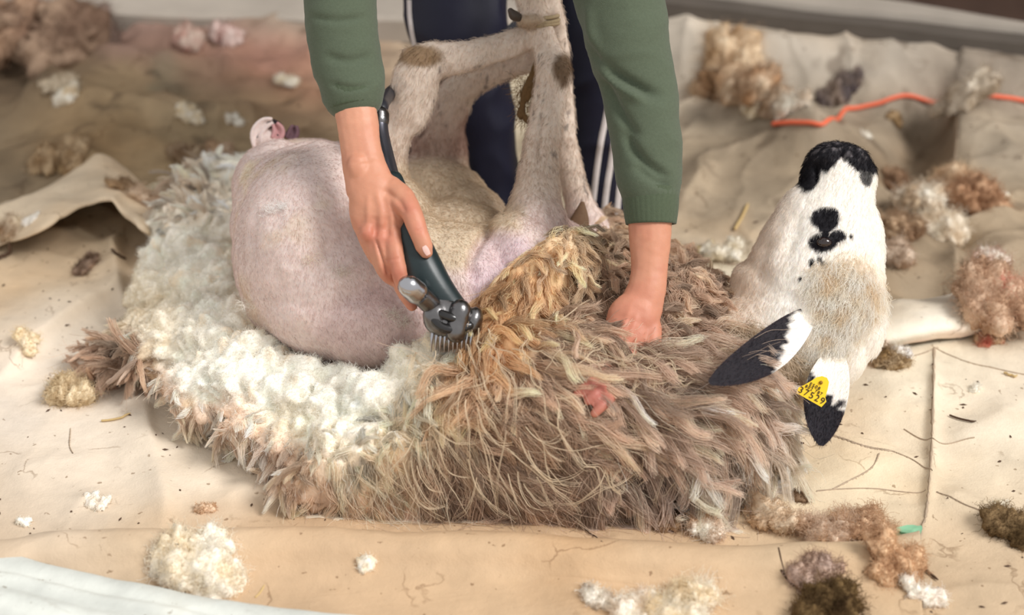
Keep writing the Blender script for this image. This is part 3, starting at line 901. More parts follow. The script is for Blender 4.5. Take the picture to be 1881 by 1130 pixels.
# ears as cupped leaves, part of the same body surface
def ear(root, tip, hw, d0, d1, bend, cup, white_to, seed):
    nu, nv = 17, 28
    a = np.array(root, float); b = np.array(tip, float)
    t = np.linspace(0, 1, nv); prof = hw * np.sin(pi * np.clip(0.10 + 0.90 * t, 0, 1)) ** 0.58 * (1 - 0.12 * t)
    prof[-1] = prof[-2] * .45
    ax = unit(b - a); nn = np.array([-ax[1], ax[0]])
    rows, cols = [], []
    for side in (0, 1):
        for i in range(nv):
            c = a + (b - a) * t[i] + nn * bend * sin(pi * t[i])
            for j in range(nu):
                s = -1 + 2 * j / (nu - 1)
                q = c + nn * prof[i] * s
                d = d0 + (d1 - d0) * t[i] + cup * (1 - s * s) * sin(pi * min(1, t[i] * .9 + .1)) + (0.0045 * (1 - abs(s) ** 3) if side else 0.0)
                rows.append(P(q[0], q[1], d))
                cols.append((t[i], s))
    V = np.array(rows); F1 = grid_faces(nu, nv); F2 = F1[:, ::-1] + nu * nv
    bd_ = [(i * nu, (i + 1) * nu) for i in range(nv - 1)]
    R = []
    o2 = nu * nv
    for i in range(nv - 1):
        R.append((i * nu, (i + 1) * nu, o2 + (i + 1) * nu, o2 + i * nu)); k = nu - 1
        R.append((i * nu + k, o2 + i * nu + k, o2 + (i + 1) * nu + k, (i + 1) * nu + k))
    F = np.vstack([F1, F2, R]); tt = np.array(cols)
    n = noise(V * 90, seed) * 0.12
    w = sstep(white_to[0], white_to[0] + 0.07, tt[:, 0] + white_to[1] * tt[:, 1] + n)
    C = WHITE[None] * (1 - w[:, None]) + srgb(40, 37, 42)[None] * w[:, None]
    return V, F, C


e1 = ear((1482, 584), (1303, 704), 40, 2.175, 1.965, -12, 0.010, (0.20, 0.24), 3)
e2 = ear((1532, 655), (1508, 819), 43, 2.185, 2.09, 4, 0.006, (0.36, 0.17), 4)
nb0 = len(Vb)
Vall, Fall = join([(Vb, Fb), (e1[0], e1[1]), (e2[0], e2[1])])
Call = np.vstack([Cb, e1[2], e2[2]])
sheep = empty('sheep', 'half-shorn sheep on its back with legs tied and black and white head', 'sheep')
sheep.location = (0.05, -0.22, 0)
OFF = np.array([0.05, -0.22, 0.0])
def sp(name, me, mat, parent=None):
    """link a mesh given in world coordinates under the sheep"""
    o = put(name, me, mat, parent or sheep)
    if parent is None: o.location = -OFF
    return o
me = tris_to_mesh('body', Vall, Fall); setcol(me, Call)
body = sp('body', me, M_HIDE)
EAR1 = bvh(e1[0], e1[1]); EAR2 = bvh(e2[0], e2[1])
lap_t('sheep body')

# eye
c, n = hit(BODY_T, 1514, 446, -0.003)
Ve, Fe = ellipsoid(c, (0.0105, 0.0070, 0.0065), CAX)
sp('eye', mesh_arrays('eye', Ve, Fe), simple('dark_eye', srgb(38, 24, 20), 0.08, spec=0.8))

# hooves at the tied ends
M_HOOF = simple('horn', srgb(70, 60, 52), 0.5, nscale=80, namp=0.3)
for hx, hd in ((956, 2.285), (968, 2.34), (990, 2.36), (1016, 2.33)):
    for s in (-1, 1):
        Vh, Fh = pt([(hx + s * 9, -20, hd, .011), (hx + s * 10, -45, hd, .012), (hx + s * 8, -75, hd - .01, .006)], flat=1.2)
        sp('hoof', mesh_arrays('hoof', Vh, Fh), M_HOOF)
# short dark dewclaw beside the tie
Vh, Fh = pt([(952, 32, 2.29, .006), (944, 28, 2.285, .007), (938, 20, 2.28, .004)])
sp('dewclaw', mesh_arrays('dewclaw', Vh, Fh), M_HOOF)

# short tail with dark inner folds on the rump
def leaf3(name, pts, w, rgb, d, mat=None, cup=0.006):
    pts = np.array(pts, float); n = 14; c = catmull(pts, n); T = unit(np.gradient(c, axis=0)); S_ = np.column_stack([-T[:, 1], T[:, 0]])
    V, F = [], None
    ww = w * np.sin(pi * np.linspace(0.18, 0.985, n)) ** 0.7
    for i in range(n):
        for s in (-1, -.5, 0, .5, 1): q = c[i] + S_[i] * ww[i] * s; V.append(P(q[0], q[1], d + cup * (1 - s * s)))
    me = mesh_arrays(name, V, grid_faces(5, n)); setcol(me, np.ones((len(V), 1)) * srgb(*rgb))
    o = sp(name, me, M_HIDE); m = o.modifiers.new('t', 'SOLIDIFY'); m.thickness = 0.004
    return o
leaf3('tail', [(474, 270), (472, 245), (484, 228), (500, 222)], 9, (226, 208, 202), 2.45)
leaf3('tail_skin', [(480, 266), (484, 248), (500, 232), (512, 240), (518, 252)], 10, (46, 38, 42), 2.455)
leaf3('tail_skin', [(506, 256), (512, 242), (506, 228)], 8, (198, 150, 150), 2.45)
leaf3('tail_skin', [(530, 256), (538, 245), (541, 232)], 8, (120, 92, 100), 2.46)
Vd, Fd = pt([(1060, 425, 2.36, .016), (1066, 400, 2.355, .012), (1070, 372, 2.35, .003)], flat=.5)
me = mesh_arrays('elbow_tip', Vd, Fd); setcol(me, np.ones((len(Vd), 1)) * srgb(112, 88, 68)); sp('elbow_tip', me, M_HIDE)

# ear tag
M_TAG = simple('yellow_tag', srgb(250, 204, 30), 0.4, spec=0.5)
M_INK = simple('black_print', srgb(40, 34, 20), 0.6)
tp_ = [(1463, 722), (1467, 712), (1478, 707), (1490, 700), (1500, 693), (1510, 691), (1519, 694), (1523, 702), (1521, 712), (1518, 724), (1516, 731), (1518, 738), (1509, 748), (1486, 735)]
tagd = 2.105
c0 = np.mean(tp_, axis=0)
Vt = [P(x, y, tagd) for x, y in tp_] + [P(x, y, tagd + 0.0022) for x, y in tp_]
k = len(tp_)
tme = bpy.data.meshes.new('ear_tag')
tme.from_pydata([tuple(v) for v in Vt], [], [list(range(k))[::-1], [k + i for i in range(k)]] + [[i, (i + 1) % k, k + (i + 1) % k, k + i] for i in range(k)])
tg = sp('ear_tag', tme, M_TAG); tg['label'] = 'yellow ear tag printed 37529'
Vp, Fp = ellipsoid(P(1508, 703, tagd - 0.001), (0.0024, 0.0024, 0.002), CAX, 12, 8)
st = put('stud', mesh_arrays('stud', Vp, Fp), simple('tag_stud', srgb(140, 100, 14), 0.5), tg)


def lettering(txt, px, py, size, ang, d, parent):
    cu = bpy.data.curves.new('t', 'FONT'); cu.body = txt; cu.size = size; cu.extrude = 0.0003; cu.align_x = 'CENTER'; cu.align_y = 'CENTER'; cu.space_character = 1.25
    ob = bpy.data.objects.new('t', cu); COL.objects.link(ob)
    dg = bpy.context.evaluated_depsgraph_get(); dg.update()
    me = bpy.data.meshes.new_from_object(ob.evaluated_get(dg)); bpy.data.objects.remove(ob)
    v = np.empty(len(me.vertices) * 3, np.float32); me.vertices.foreach_get('co', v); v = v.reshape(-1, 3).astype(float)
    a = radians(ang); X = cos(a) * RGT + sin(a) * UP; Y = -sin(a) * RGT + cos(a) * UP
    w = P(px, py, d) + v[:, :1] * X + v[:, 1:2] * Y - v[:, 2:] * FWD
    me.vertices.foreach_set('co', w.astype(np.float32).ravel()); me.update()
    me.materials.clear()
    return put('printed_number', me, M_INK, parent)


lettering('37529', 1491, 727, 0.0118, -27, tagd - 0.0006, tg)
lettering('ES08', 1497, 710, 0.0062, -27, tagd - 0.0006, tg)
lettering('802 787', 1495, 717, 0.0058, -27, tagd - 0.0006, tg)

# ================================================================== FLEECE
def foldy(x):
    xs = np.linspace(0, 1700, 40); pp = np.array([G(a, b)[:2] for a, b in zip(xs, np.interp(xs, [0, 95, 300, 560, 760, 900, 1000, 1150, 1300, 1480, 1600, 1700], [985, 968, 964, 962, 964, 966, 970, 985, 993, 990, 984, 966]))])
    return np.interp(x, pp[:, 0], pp[:, 1])


WL = []
# shorn fleece lying flat in an arc on the left
for (x, y, z, rx, ry, rz) in ((420, 330, .055, .045, .05, .035), (375, 365, .05, .055, .06, .035), (350, 420, .05, .068, .07, .04), (340, 490, .055, .072, .07, .045), (405, 440, .06, .055, .07, .04),
                              (310, 550, .05, .060, .06, .045), (400, 540, .065, .075, .08, .055), (260, 610, .045, .035, .04, .03), (330, 630, .06, .072, .06, .05), (420, 630, .07, .08, .07, .06),
                              (465, 700, .070, .078, .065, .06), (390, 720, .055, .062, .045, .045), (550, 745, .065, .085, .065, .055), (470, 780, .05, .055, .04, .042), (640, 772, .065, .09, .065, .06),
                              (560, 820, .05, .062, .045, .045), (600, 880, .04, .050, .040, .035), (650, 830, .065, .07, .065, .055), (720, 785, .075, .08, .075, .07), (745, 722, .10, .06, .045, .04),
                              (700, 890, .045, .065, .05, .045), (780, 860, .06, .075, .07, .06), (450, 612, .065, .040, .05, .045), (590, 712, .065, .06, .04, .04), (670, 728, .075, .06, .045, .04), (800, 690, .13, .055, .045, .05)):
    WL.append(ew(x, y, z, rx, ry, rz))
NWHITE = len(WL)
# unshorn mass on chest and neck
for (x, y, z, rx, ry, rz) in ((830, 760, .09, .08, .10, .085), (900, 800, .085, .09, .11, .085), (980, 760, .10, .10, .13, .10), (930, 690, .14, .065, .06, .07), (1050, 720, .10, .10, .14, .10),
                              (1130, 640, .10, .12, .16, .10), (1150, 740, .09, .12, .12, .09), (1230, 640, .09, .10, .13, .10), (1260, 720, .08, .11, .12, .085), (1320, 725, .07, .08, .09, .066),
                              (1180, 840, .05, .11, .06, .055), (1060, 860, .05, .10, .055, .055), (950, 870, .05, .09, .055, .05), (1290, 810, .055, .09, .06, .055), (1335, 775, .06, .055, .06, .055),
                              (1130, 520, .12, .085, .07, .06), (1210, 540, .10, .07, .09, .06), (1100, 450, .13, .045, .04, .035), (1160, 470, .11, .04, .04, .035), (860, 890, .045, .08, .045, .045),
                              (1060, 560, .16, .06, .06, .06)):
    WL.append(ew(x, y, z, rx, ry, rz))
# golden crest: the freshly cut edge standing up across the chest
WL += [pt([(1078, 455, 2.20, .020), (1045, 470, 2.18, .030), (1005, 500, 2.165, .034), (970, 550, 2.15, .034), (930, 600, 2.14, .034), (885, 650, 2.13, .034), (845, 690, 2.13, .036), (800, 730, 2.14, .036)], flat=0.9)]
# cropped corner that sticks out on the left, with a curled tuft
WL += [pt([(290, 650, 2.40, .022), (240, 655, 2.39, .026), (190, 660, 2.385, .020), (175, 668, 2.38, .014)]), pt([(200, 690, 2.36, .014), (240, 690, 2.36, .018), (290, 690, 2.36, .02)])]
Vw, Fw = fuse(WL, 0.0038, 3, 0.6)
# keep the hands and the shorn belly clear
Nw = normals(Vw, Fw); wx, wy, wd = topx(Vw)
wq = Vw + 0.012 * np.column_stack([noise(Vw * 20, 85), noise(Vw * 20, 86), noise(Vw * 20, 87)])
lump = fbm(wq * 24, 81, 2); bil = 2.2 * np.abs(noise(wq * 34, 83)); bil2 = 2 * np.abs(noise(wq * 75, 84))
lump = lump - 1.0 * np.clip(1 - 7 * np.abs(noise(wq * 13, 88)), 0, 1)
leftw = sstep(860, 700, wx)
Vw = Vw + Nw * ((0.009 * lump + 0.009 * bil + 0.0040 * bil2 - 0.007) * leftw + (0.006 * lump + 0.004 * bil) * (1 - leftw))[:, None]
Vw[:, 2] = np.maximum(Vw[:, 2], ground_h(Vw[:, 0], Vw[:, 1]) - 0.01)
Vw[:, 1] = np.maximum(Vw[:, 1], foldy(Vw[:, 0]) + 0.012)
Nw = normals(Vw, Fw); wx, wy, wd = topx(Vw)
lap_t('fleece fuse %d' % len(Vw))

# wool character at points of the fleece:  px,py, reach, flow dx,dy, length, lift, curl, rgb root, rgb tip
CW = (244, 238, 226); CW2 = (248, 244, 234)
TB = [
    (430, 320, 60, -.8, -.2, .018, 1.0, .6, CW, CW2), (350, 350, 60, -.9, -.3, .035, .5, .4, (214, 196, 168), (226, 210, 184)), (380, 430, 70, 0, .2, .010, 1.4, .6, CW, CW2), (300, 420, 50, -.8, .1, .014, 1.0, .5, CW, CW2),
    (330, 500, 60, -.2, .3, .010, 1.4, .6, (240, 232, 216), CW2), (420, 540, 60, 0, .2, .010, 1.4, .6, CW, CW2), (270, 560, 50, -.8, .4, .014, 1.0, .6, (230, 218, 196), (238, 228, 208)), (430, 620, 60, 0, .3, .010, 1.4, .6, CW, CW2),
    (330, 620, 50, -.3, .4, .012, 1.3, .6, (238, 230, 214), CW2), (500, 680, 60, .2, .4, .011, 1.4, .6, CW, CW2), (600, 700, 60, .2, .4, .011, 1.4, .6, CW, CW2), (640, 760, 60, .1, .5, .012, 1.3, .6, CW, CW2), (700, 700, 60, .1, .5, .012, 1.3, .6, CW, CW2),
    (760, 680, 40, .1, .5, .014, 1.2, .6, (236, 226, 204), CW2), (540, 760, 40, 0, .5, .014, 1.2, .6, (236, 226, 204), CW2), (350, 700, 35, -.2, .6, .012, 1.2, .6, CW, CW2),
    (470, 560, 40, .5, .5, .014, 1.0, .6, (222, 206, 172), (232, 218, 188)), (440, 460, 30, .5, .5, .014, 1.0, .6, (226, 212, 182), (236, 224, 198)),
    # grubby outer staples of the lower left side
    (210, 660, 40, -1, .2, .035, .3, .5, (150, 124, 94), (182, 158, 126)), (290, 720, 30, -.5, .8, .020, .5, .4, (176, 150, 118), (200, 178, 148)), (330, 780, 35, -.4, .9, .024, .5, .4, (176, 152, 122), (214, 194, 164)),
    (420, 790, 40, -.2, 1, .024, .5, .4, (190, 166, 134), (222, 204, 176)), (400, 840, 35, -.3, .9, .024, .5, .4, (160, 136, 106), (200, 180, 150)), (480, 840, 40, -.2, .9, .026, .5, .4, (196, 172, 140), (224, 206, 180)),
    (520, 900, 35, -.4, .8, .028, .5, .4, (168, 142, 110), (208, 186, 154)), (570, 860, 35, -.2, 1, .024, .6, .4, (206, 184, 154), (228, 212, 186)), (600, 930, 30, -.2, 1, .030, .4, .4, (158, 132, 102), (190, 168, 138)),
    # flared cream-pink locks
    (640, 830, 35, -.3, 1, .030, .7, .5, (240, 230, 212), (242, 232, 214)), (655, 890, 50, 0, 1, .055, .55, .7, (240, 220, 196), (246, 232, 212)), (720, 880, 45, .2, 1, .065, .5, .8, (232, 204, 174), (238, 218, 192)), (740, 940, 35, .3, 1, .06, .35, .8, (170, 142, 116), (214, 194, 164)), (680, 930, 35, .1, 1, .055, .4, .8, (214, 186, 156), (232, 214, 188)),
    (720, 800, 45, .1, 1, .030, .8, .5, (240, 224, 198), (244, 232, 208)), (600, 800, 40, .1, 1, .016, 1., .5, (244, 234, 216), (246, 238, 222)), (800, 740, 35, .1, 1, .04, .7, .5, (234, 214, 186), (238, 224, 200)), (640, 945, 30, -.1, 1, .05, .4, .7, (190, 164, 136), (216, 196, 166)),
    # brown middle with long staples
    (790, 760, 40, .05, 1, .070, .4, .8, (230, 206, 176), (232, 214, 188)), (850, 720, 40, .1, 1, .075, .45, .8, (204, 172, 134), (220, 196, 160)), (820, 860, 50, .2, 1, .085, .35, 1., (128, 102, 78), (192, 168, 134)), (900, 840, 50, .4, .9, .085, .35, 1., (122, 96, 72), (186, 162, 130)),
    (880, 920, 50, .2, 1, .06, .3, 1., (120, 98, 76), (178, 156, 128)), (950, 760, 50, .6, .7, .085, .35, .9, (138, 112, 84), (190, 166, 132)),
    # golden crest
    (1070, 450, 40, .2, .8, .022, .9, 1., (228, 206, 172), (236, 218, 188)), (1010, 490, 45, .3, .9, .030, .7, 1., (212, 180, 134), (230, 208, 170)), (960, 560, 45, .5, .9, .045, .5, .9, (202, 166, 118), (226, 200, 158)),
    (900, 620, 40, .6, .9, .055, .5, .8, (206, 170, 124), (222, 194, 150)), (1010, 600, 40, .5, .9, .050, .4, 1., (150, 124, 92), (200, 176, 142)),
    # greige locks on shoulder and neck
    (1060, 680, 50, .8, .6, .075, .3, .7, (140, 116, 90), (186, 162, 132)), (1150, 680, 50, 1, .25, .085, .30, .6, (150, 128, 102), (196, 174, 146)), (1250, 660, 50, 1, .30, .080, .30, .6, (150, 128, 102), (192, 170, 142)),
    (1330, 660, 50, .8, .6, .06, .30, .6, (160, 138, 114), (202, 182, 156)), (1300, 740, 50, .9, .5, .080, .30, .6, (148, 126, 100), (196, 174, 146)), (1180, 760, 50, 1, .25, .085, .30, .7, (142, 118, 92), (196, 174, 146)),
    (1060, 770, 50, .9, .45, .080, .3, .8, (130, 106, 80), (190, 166, 134)), (1000, 850, 50, .5, .9, .070, .3, .9, (118, 96, 74), (186, 162, 132)), (1100, 840, 50, .3, 1, .070, .35, .8, (128, 106, 84), (194, 172, 146)),
    (1200, 850, 50, .2, 1, .075, .35, .8, (134, 112, 90), (200, 178, 152)), (1290, 830, 50, .3, 1, .070, .35, .8, (142, 120, 98), (204, 184, 158)), (1370, 800, 50, .4, 1, .060, .35, .8, (168, 146, 120), (214, 194, 168)),
    (1100, 910, 50, -.1, 1, .055, .35, .8, (116, 96, 76), (184, 164, 140)), (1220, 900, 50, 0, 1, .055, .35, .8, (124, 104, 84), (194, 174, 150)), (1410, 720, 50, .5, 1, .045, .4, .8, (196, 174, 146), (222, 204, 178)), (1380, 660, 40, .5, .9, .035, .4, .7, (206, 188, 164), (226, 210, 188)),
    # frizzy brown wool behind the wrist
    (1100, 450, 45, .3, .2, .028, 1.0, 1.4, (140, 116, 88), (180, 156, 122)), (1120, 540, 50, .3, .4, .030, .8, 1.4, (134, 108, 80), (180, 154, 120)), (1240, 490, 40, .7, -.1, .030, .9, 1.4, (148, 122, 92), (190, 166, 132)),
    (1265, 560, 40, .8, .2, .030, .8, 1.4, (152, 126, 96), (192, 168, 136)), (1160, 600, 40, .4, .7, .05, .4, 1., (134, 110, 84), (184, 160, 128)),
]
TBX = np.array([t[:3] for t in TB], float); TBP = np.array([t[3:8] for t in TB], float); 
TB0 = np.array([srgb(*t[8]) for t in TB]); TB1 = np.array([srgb(*t[9]) for t in TB])
for i_, t_ in enumerate(TB):
    r_ = t_[8][0]
    k_, m0, m1 = (0.32, 1.80, 1.66) if 119 < r_ < 200 else (0.22, 1.15, 1.45) if r_ <= 119 else (0.08, 1.22, 1.18) if r_ < 228 else (0.0, 1.08, 1.06)
    TB0[i_] = (TB0[i_] * (1 - k_) + k_ * TB0[i_].mean()) * m0; TB1[i_] = np.minimum((TB1[i_] * (1 - k_) + k_ * TB1[i_].mean()) * m1, .93)
    if r_ < 228: TB0[i_] *= (1.05, .975, .99); TB1[i_] *= (1.04, .975, 1.0)


def wool_at(px, py, wob=None):
    if wob is not None: px = px + wob[:, 0]; py = py + wob[:, 1]
    w = np.exp(-(((px[:, None] - TBX[:, 0]) ** 2 + (py[:, None] - TBX[:, 1]) ** 2) / TBX[:, 2] ** 2)) + 1e-5 / (1 + ((px[:, None] - TBX[:, 0]) ** 2 + (py[:, None] - TBX[:, 1]) ** 2) / 1e4) ** 2
    w /= w.sum(1)[:, None]
    return w @ TBP, w @ TB0, w @ TB1


pw, c0w, c1w = wool_at(wx, wy, np.column_stack([18 * noise(Vw * 20, 91), 18 * noise(Vw * 20, 92)]))
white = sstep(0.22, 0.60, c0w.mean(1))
Cw = c0w * (0.48 + 0.52 * white)[:, None]  # core darkened under the brown locks, painting the shaded gaps between them
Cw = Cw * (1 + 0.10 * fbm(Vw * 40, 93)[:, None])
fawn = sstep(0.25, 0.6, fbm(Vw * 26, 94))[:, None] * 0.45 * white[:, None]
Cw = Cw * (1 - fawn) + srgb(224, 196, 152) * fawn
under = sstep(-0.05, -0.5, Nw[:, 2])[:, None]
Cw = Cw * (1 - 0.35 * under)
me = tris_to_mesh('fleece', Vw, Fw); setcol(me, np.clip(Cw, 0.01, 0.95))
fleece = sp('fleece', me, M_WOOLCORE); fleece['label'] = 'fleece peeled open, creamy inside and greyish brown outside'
FT = bvh(Vw, Fw)


def local(o, V): return V


def make_locks(n, per, spread, seed, lmul=1.0, rad=(0.00034, 0.00016), sel=None, K=9, name='wool_locks', lighten=0.0, taper=0.8, jit_=0.0042):
    r = np.random.default_rng(seed)
    def wt(c, Nn):
        x, y, d = topx(c); p, _, _ = wool_at(x, y)
        w = np.where(Nn[:, 2] > -0.35, 1.0, 0.15) * (0.35 + 0.65 * ((Nn @ FWD) < 0.25))
        if sel is not None: w = w * sel(x, y, p, c, Nn)
        return w
    p, nn = scatter(Vw, Fw, n, wt, r)
    x, y, d = topx(p); prm, c0, c1 = wool_at(x, y, r.normal(0, 12, (n, 2)))
    an_ = 0.9 * noise(p * 11, 97) + 0.4 * noise(p * 26, 98); pm_ = prm.copy()
    prm[:, 0] = pm_[:, 0] * np.cos(an_) - pm_[:, 1] * np.sin(an_); prm[:, 1] = pm_[:, 0] * np.sin(an_) + pm_[:, 1] * np.cos(an_)
    flow = imgdir(prm[:, 0], prm[:, 1]) + 0.28 * r.normal(size=(n, 3)) * np.where(prm[:, 4] > 1.2, 3.5, 1)[:, None]
    flow = flow - (flow * nn).sum(1)[:, None] * nn; flow = unit(flow)
    L = prm[:, 2] * lmul * r.uniform(0.6, 1.35, n); lift = prm[:, 3] * r.uniform(0.5, 1.5, n); curl = prm[:, 4]
    side = np.cross(nn, flow)
    t = np.linspace(0, 1, K)
    ph = r.uniform(0, 2 * pi, n); fr = r.uniform(0.8, 2.2, n); am = L * 0.05 * curl * r.uniform(0.4, 1.5, n) / np.sqrt(fr)
    bendd = r.normal(0, 0.34, n) * L
    arc = lift[:, None] * (t - 0.85 * t ** 2.0)[None, :]
    sfn = am[:, None] * (np.sin(2 * pi * fr[:, None] * t + ph[:, None]) - np.sin(ph)[:, None]) * np.minimum(1, t * 3)[None, :]
    sf2 = am[:, None] * 0.6 * np.sin(2 * pi * fr[:, None] * 1.3 * t + ph[:, None] * 2) * np.minimum(1, t * 3)[None, :]
    G3 = (p[:, None, :] - nn[:, None, :] * 0.004 + flow[:, None, :] * (L[:, None] * t)[..., None] + nn[:, None, :] * (L[:, None] * arc + sf2)[..., None]
          + side[:, None, :] * (sfn + bendd[:, None] * t ** 2)[..., None])
    G3[..., 2] -= (L[:, None] * 0.16 * t ** 2) * (lift[:, None] < .9)
    fy = foldy(G3[..., 0]); lim = fy + 0.006
    room = np.maximum(p[:, 1] - lim.mean(1), 0.004); reach = p[:, 1] - G3[..., 1].min(1)
    f_ = np.clip(room / np.maximum(reach, 1e-4), 0.30, 1.0)
    G3 = p[:, None] + (G3 - p[:, None]) * f_[:, None, None]
    G3[..., 1] = np.maximum(G3[..., 1], lim + 0.012 * r.random((n, 1)))
    keepl = np.arange(n)
    # expand to strands
    idx = np.repeat(keepl, per); m = len(idx)
    a = r.uniform(0, 2 * pi, m); rr = np.sqrt(r.random(m)) * spread * (0.6 + L[idx] * 9)
    off = np.cos(a)[:, None] * rr[:, None] * side[idx] + np.sin(a)[:, None] * rr[:, None] * nn[idx] * 0.6
    along = r.uniform(-0.4, 0.4, m) * spread * 2
    tap = (1 - taper * t ** 1.3)[None, :, None] * (0.6 + 0.9 * np.minimum(t * 3, 1))[None, :, None] * 0.70
    jit = np.cumsum(r.normal(0, 1, (m, K, 3)), axis=1) * (L[idx] * jit_)[:, None, None]
    pth = G3[idx] + off[:, None, :] * tap + flow[idx][:, None, :] * along[:, None, None] + jit
    # fly: a few strands stray from the lock
    stray = r.random(m) < 0.035
    pth[stray] += (r.normal(0, 1, (stray.sum(), 1, 3)) * (L[idx][stray] * 0.25)[:, None, None]) * (t ** 1.5)[None, :, None]
    gz = ground_h(pth[..., 0], pth[..., 1]) + 0.001
    pth[..., 2] = np.maximum(pth[..., 2], gz)
    v = r.normal(0, 0.24, n).clip(-.45, .6)[idx] + r.normal(0, 0.10, m)
    C0 = np.clip(c0[idx] * (1 + v)[:, None] * 0.95 + lighten, 0.01, 0.93); C1 = np.clip(c1[idx] * (1 + v)[:, None] + lighten, 0.01, 0.95)
    hair(name, pth, rad[0], rad[1], C0, C1, M_WOOL, fleece)
    return m


longer = lambda x, y, p, c, Nn: sstep(0.012, 0.024, p[:, 2])
whitef = lambda x, y, p, c, Nn: sstep(0.032, 0.018, p[:, 2])
make_locks(2900, 52, 0.0084, 11, 1.12, rad=(0.00028, 0.00015), sel=longer, K=10, taper=0.86, jit_=0.007)
make_locks(2600, 12, 0.0090, 14, 0.6, rad=(0.00028, 0.00015), sel=longer, K=8, taper=0.3, jit_=0.022)
make_locks(650, 34, 0.0042, 12, 1.15, rad=(0.00028, 0.00015), sel=longer, K=11, lighten=0.07, taper=0.75, jit_=0.006)


def fluff(n, seed):
    r = np.random.default_rng(seed)
    p, nn = scatter(Vw, Fw, n, lambda c, N_: sstep(0.032, 0.016, wool_at(*topx(c)[:2])[0][:, 2]) * np.where(N_[:, 2] > -.4, 1, .1), r)
    x, y, d = topx(p); prm, c0, c1 = wool_at(x, y, r.normal(0, 10, (n, 2)))
    K_ = 6; t = np.linspace(0, 1, K_); L = r.uniform(.003, .0075, n)
    dr = unit(nn * .8 + .9 * r.normal(size=(n, 3)))
    pth = p[:, None] - nn[:, None] * .001 + dr[:, None] * (t[None, :, None] * L[:, None, None]) + np.cumsum(r.normal(0, 1, (n, K_, 3)), 1) * (L * .13)[:, None, None]
    v = 1 + r.normal(0, .07, (n, 1))
    hair('wool_fluff', pth, .00022, .00012, np.clip(c0 * v * .95, 0, .95), np.clip(c1 * v * 1.0, 0, .95), M_WOOL, fleece)
fluff(90000, 13)
lap_t('locks')

# long pale loose strands lying over the middle and over the hidden hand
r5 = np.random.default_rng(21)
paths = []
K = 14
for i in range(230):
    if i < 110: x0, y0 = r5.uniform(760, 1150), r5.uniform(600, 880)
    elif i < 200: x0, y0 = r5.uniform(1080, 1330), r5.uniform(640, 860)
    else: x0, y0 = r5.uniform(640, 800), r5.uniform(800, 930)
    prm, _, _ = wool_at(np.array([x0]), np.array([y0]))
    an = math.atan2(prm[0, 1], prm[0, 0]) + r5.normal(0, 0.45); L = r5.uniform(60, 190); bend = r5.normal(0, 0.9)
    pl = []; x, y = x0, y0
    for k in range(K):
        q, nn = hit(FT, x, y, 0.012 + 0.010 * sin(pi * k / (K - 1)) * r5.uniform(.6, 1.2))
        pl.append(q); x += cos(an) * L / K; y += sin(an) * L / K; an += bend / K + r5.normal(0, .06)
    pl = np.array(pl)
    if np.abs(np.diff(pl, axis=0)).max() > 0.04: continue
    pl[1:-1] = (pl[:-2] + pl[1:-1] * 2 + pl[2:]) / 4
    for s in range(3): paths.append(pl + r5.normal(0, .0008, 3)[None, :] * np.linspace(.4, 2.2, K)[:, None])
paths = np.array(paths); m = len(paths)
cc = srgb(236, 218, 190) * r5.uniform(0.75, 1.05, (m, 1))
hair('loose_strands', paths, 0.00036, 0.00018, cc, cc * 1.05, M_WOOL, fleece)

# ---- short nap on shorn skin, legs, and head
def nap(n, sel, Lr, flow_fn, rad, cfn, seed, name, K=4, parent=None, lift=0.35, V=Vb, F=Fb, C=Cb, curl=0.0):
    r = np.random.default_rng(seed)
    p, nn = scatter(V, F, n, lambda c, N_: sel(*topx(c), c, N_).astype(float) + 1e-9, r)
    x, y, d = topx(p)
    fx, fy = flow_fn(x, y); fl_ = imgdir(fx, fy) + 0.3 * r.normal(size=(n, 3)) + curl * r.normal(size=(n, 3))
    fl_ = unit(fl_ - (fl_ * nn).sum(1)[:, None] * nn)
    L = r.uniform(*Lr, n); t = np.linspace(0, 1, K)
    pth = p[:, None] - nn[:, None] * 0.0005 + (fl_[:, None] * t[None, :, None] + nn[:, None] * (lift * np.sin(t * pi * .6))[None, :, None]) * L[:, None, None]
    if curl: pth += np.cumsum(r.normal(0, 1, (n, K, 3)), axis=1) * (L * 0.10 * curl)[:, None, None]
    c0, c1 = cfn(x, y, p, r, n)
    return hair(name, pth, rad, rad * 0.45, c0, c1, M_WOOL, parent or body)


def near_colour(p):
    # nearest body vertex colour through a coarse lookup
    out = np.empty((len(p), 3))
    from mathutils.kdtree import KDTree
    kd = near_colour.kd
    for i, q in enumerate(p): out[i] = Cb[kd.find(q)[1]]
    return out
from mathutils.kdtree import KDTree
kd = KDTree(len(Vb))
for i, q in enumerate(Vb): kd.insert(q, i)
kd.balance(); near_colour.kd = kd


def c_body(x, y, p, r, n):
    c = near_colour(p); v = r.uniform(0.84, 1.14, (n, 1)); c = c * v
    dk = (r.random(n) < 0.05)[:, None]
    c = np.where(dk, c * 0.62, c)
    return np.clip(c, .01, .95), np.clip(c * 1.1, .01, .95)


def c_face(x, y, p, r, n):
    c = near_colour(p) * r.uniform(0.9, 1.1, (n, 1))
    return np.clip(c * 1.03, .01, .96), np.clip(c * 1.12, .01, .97)


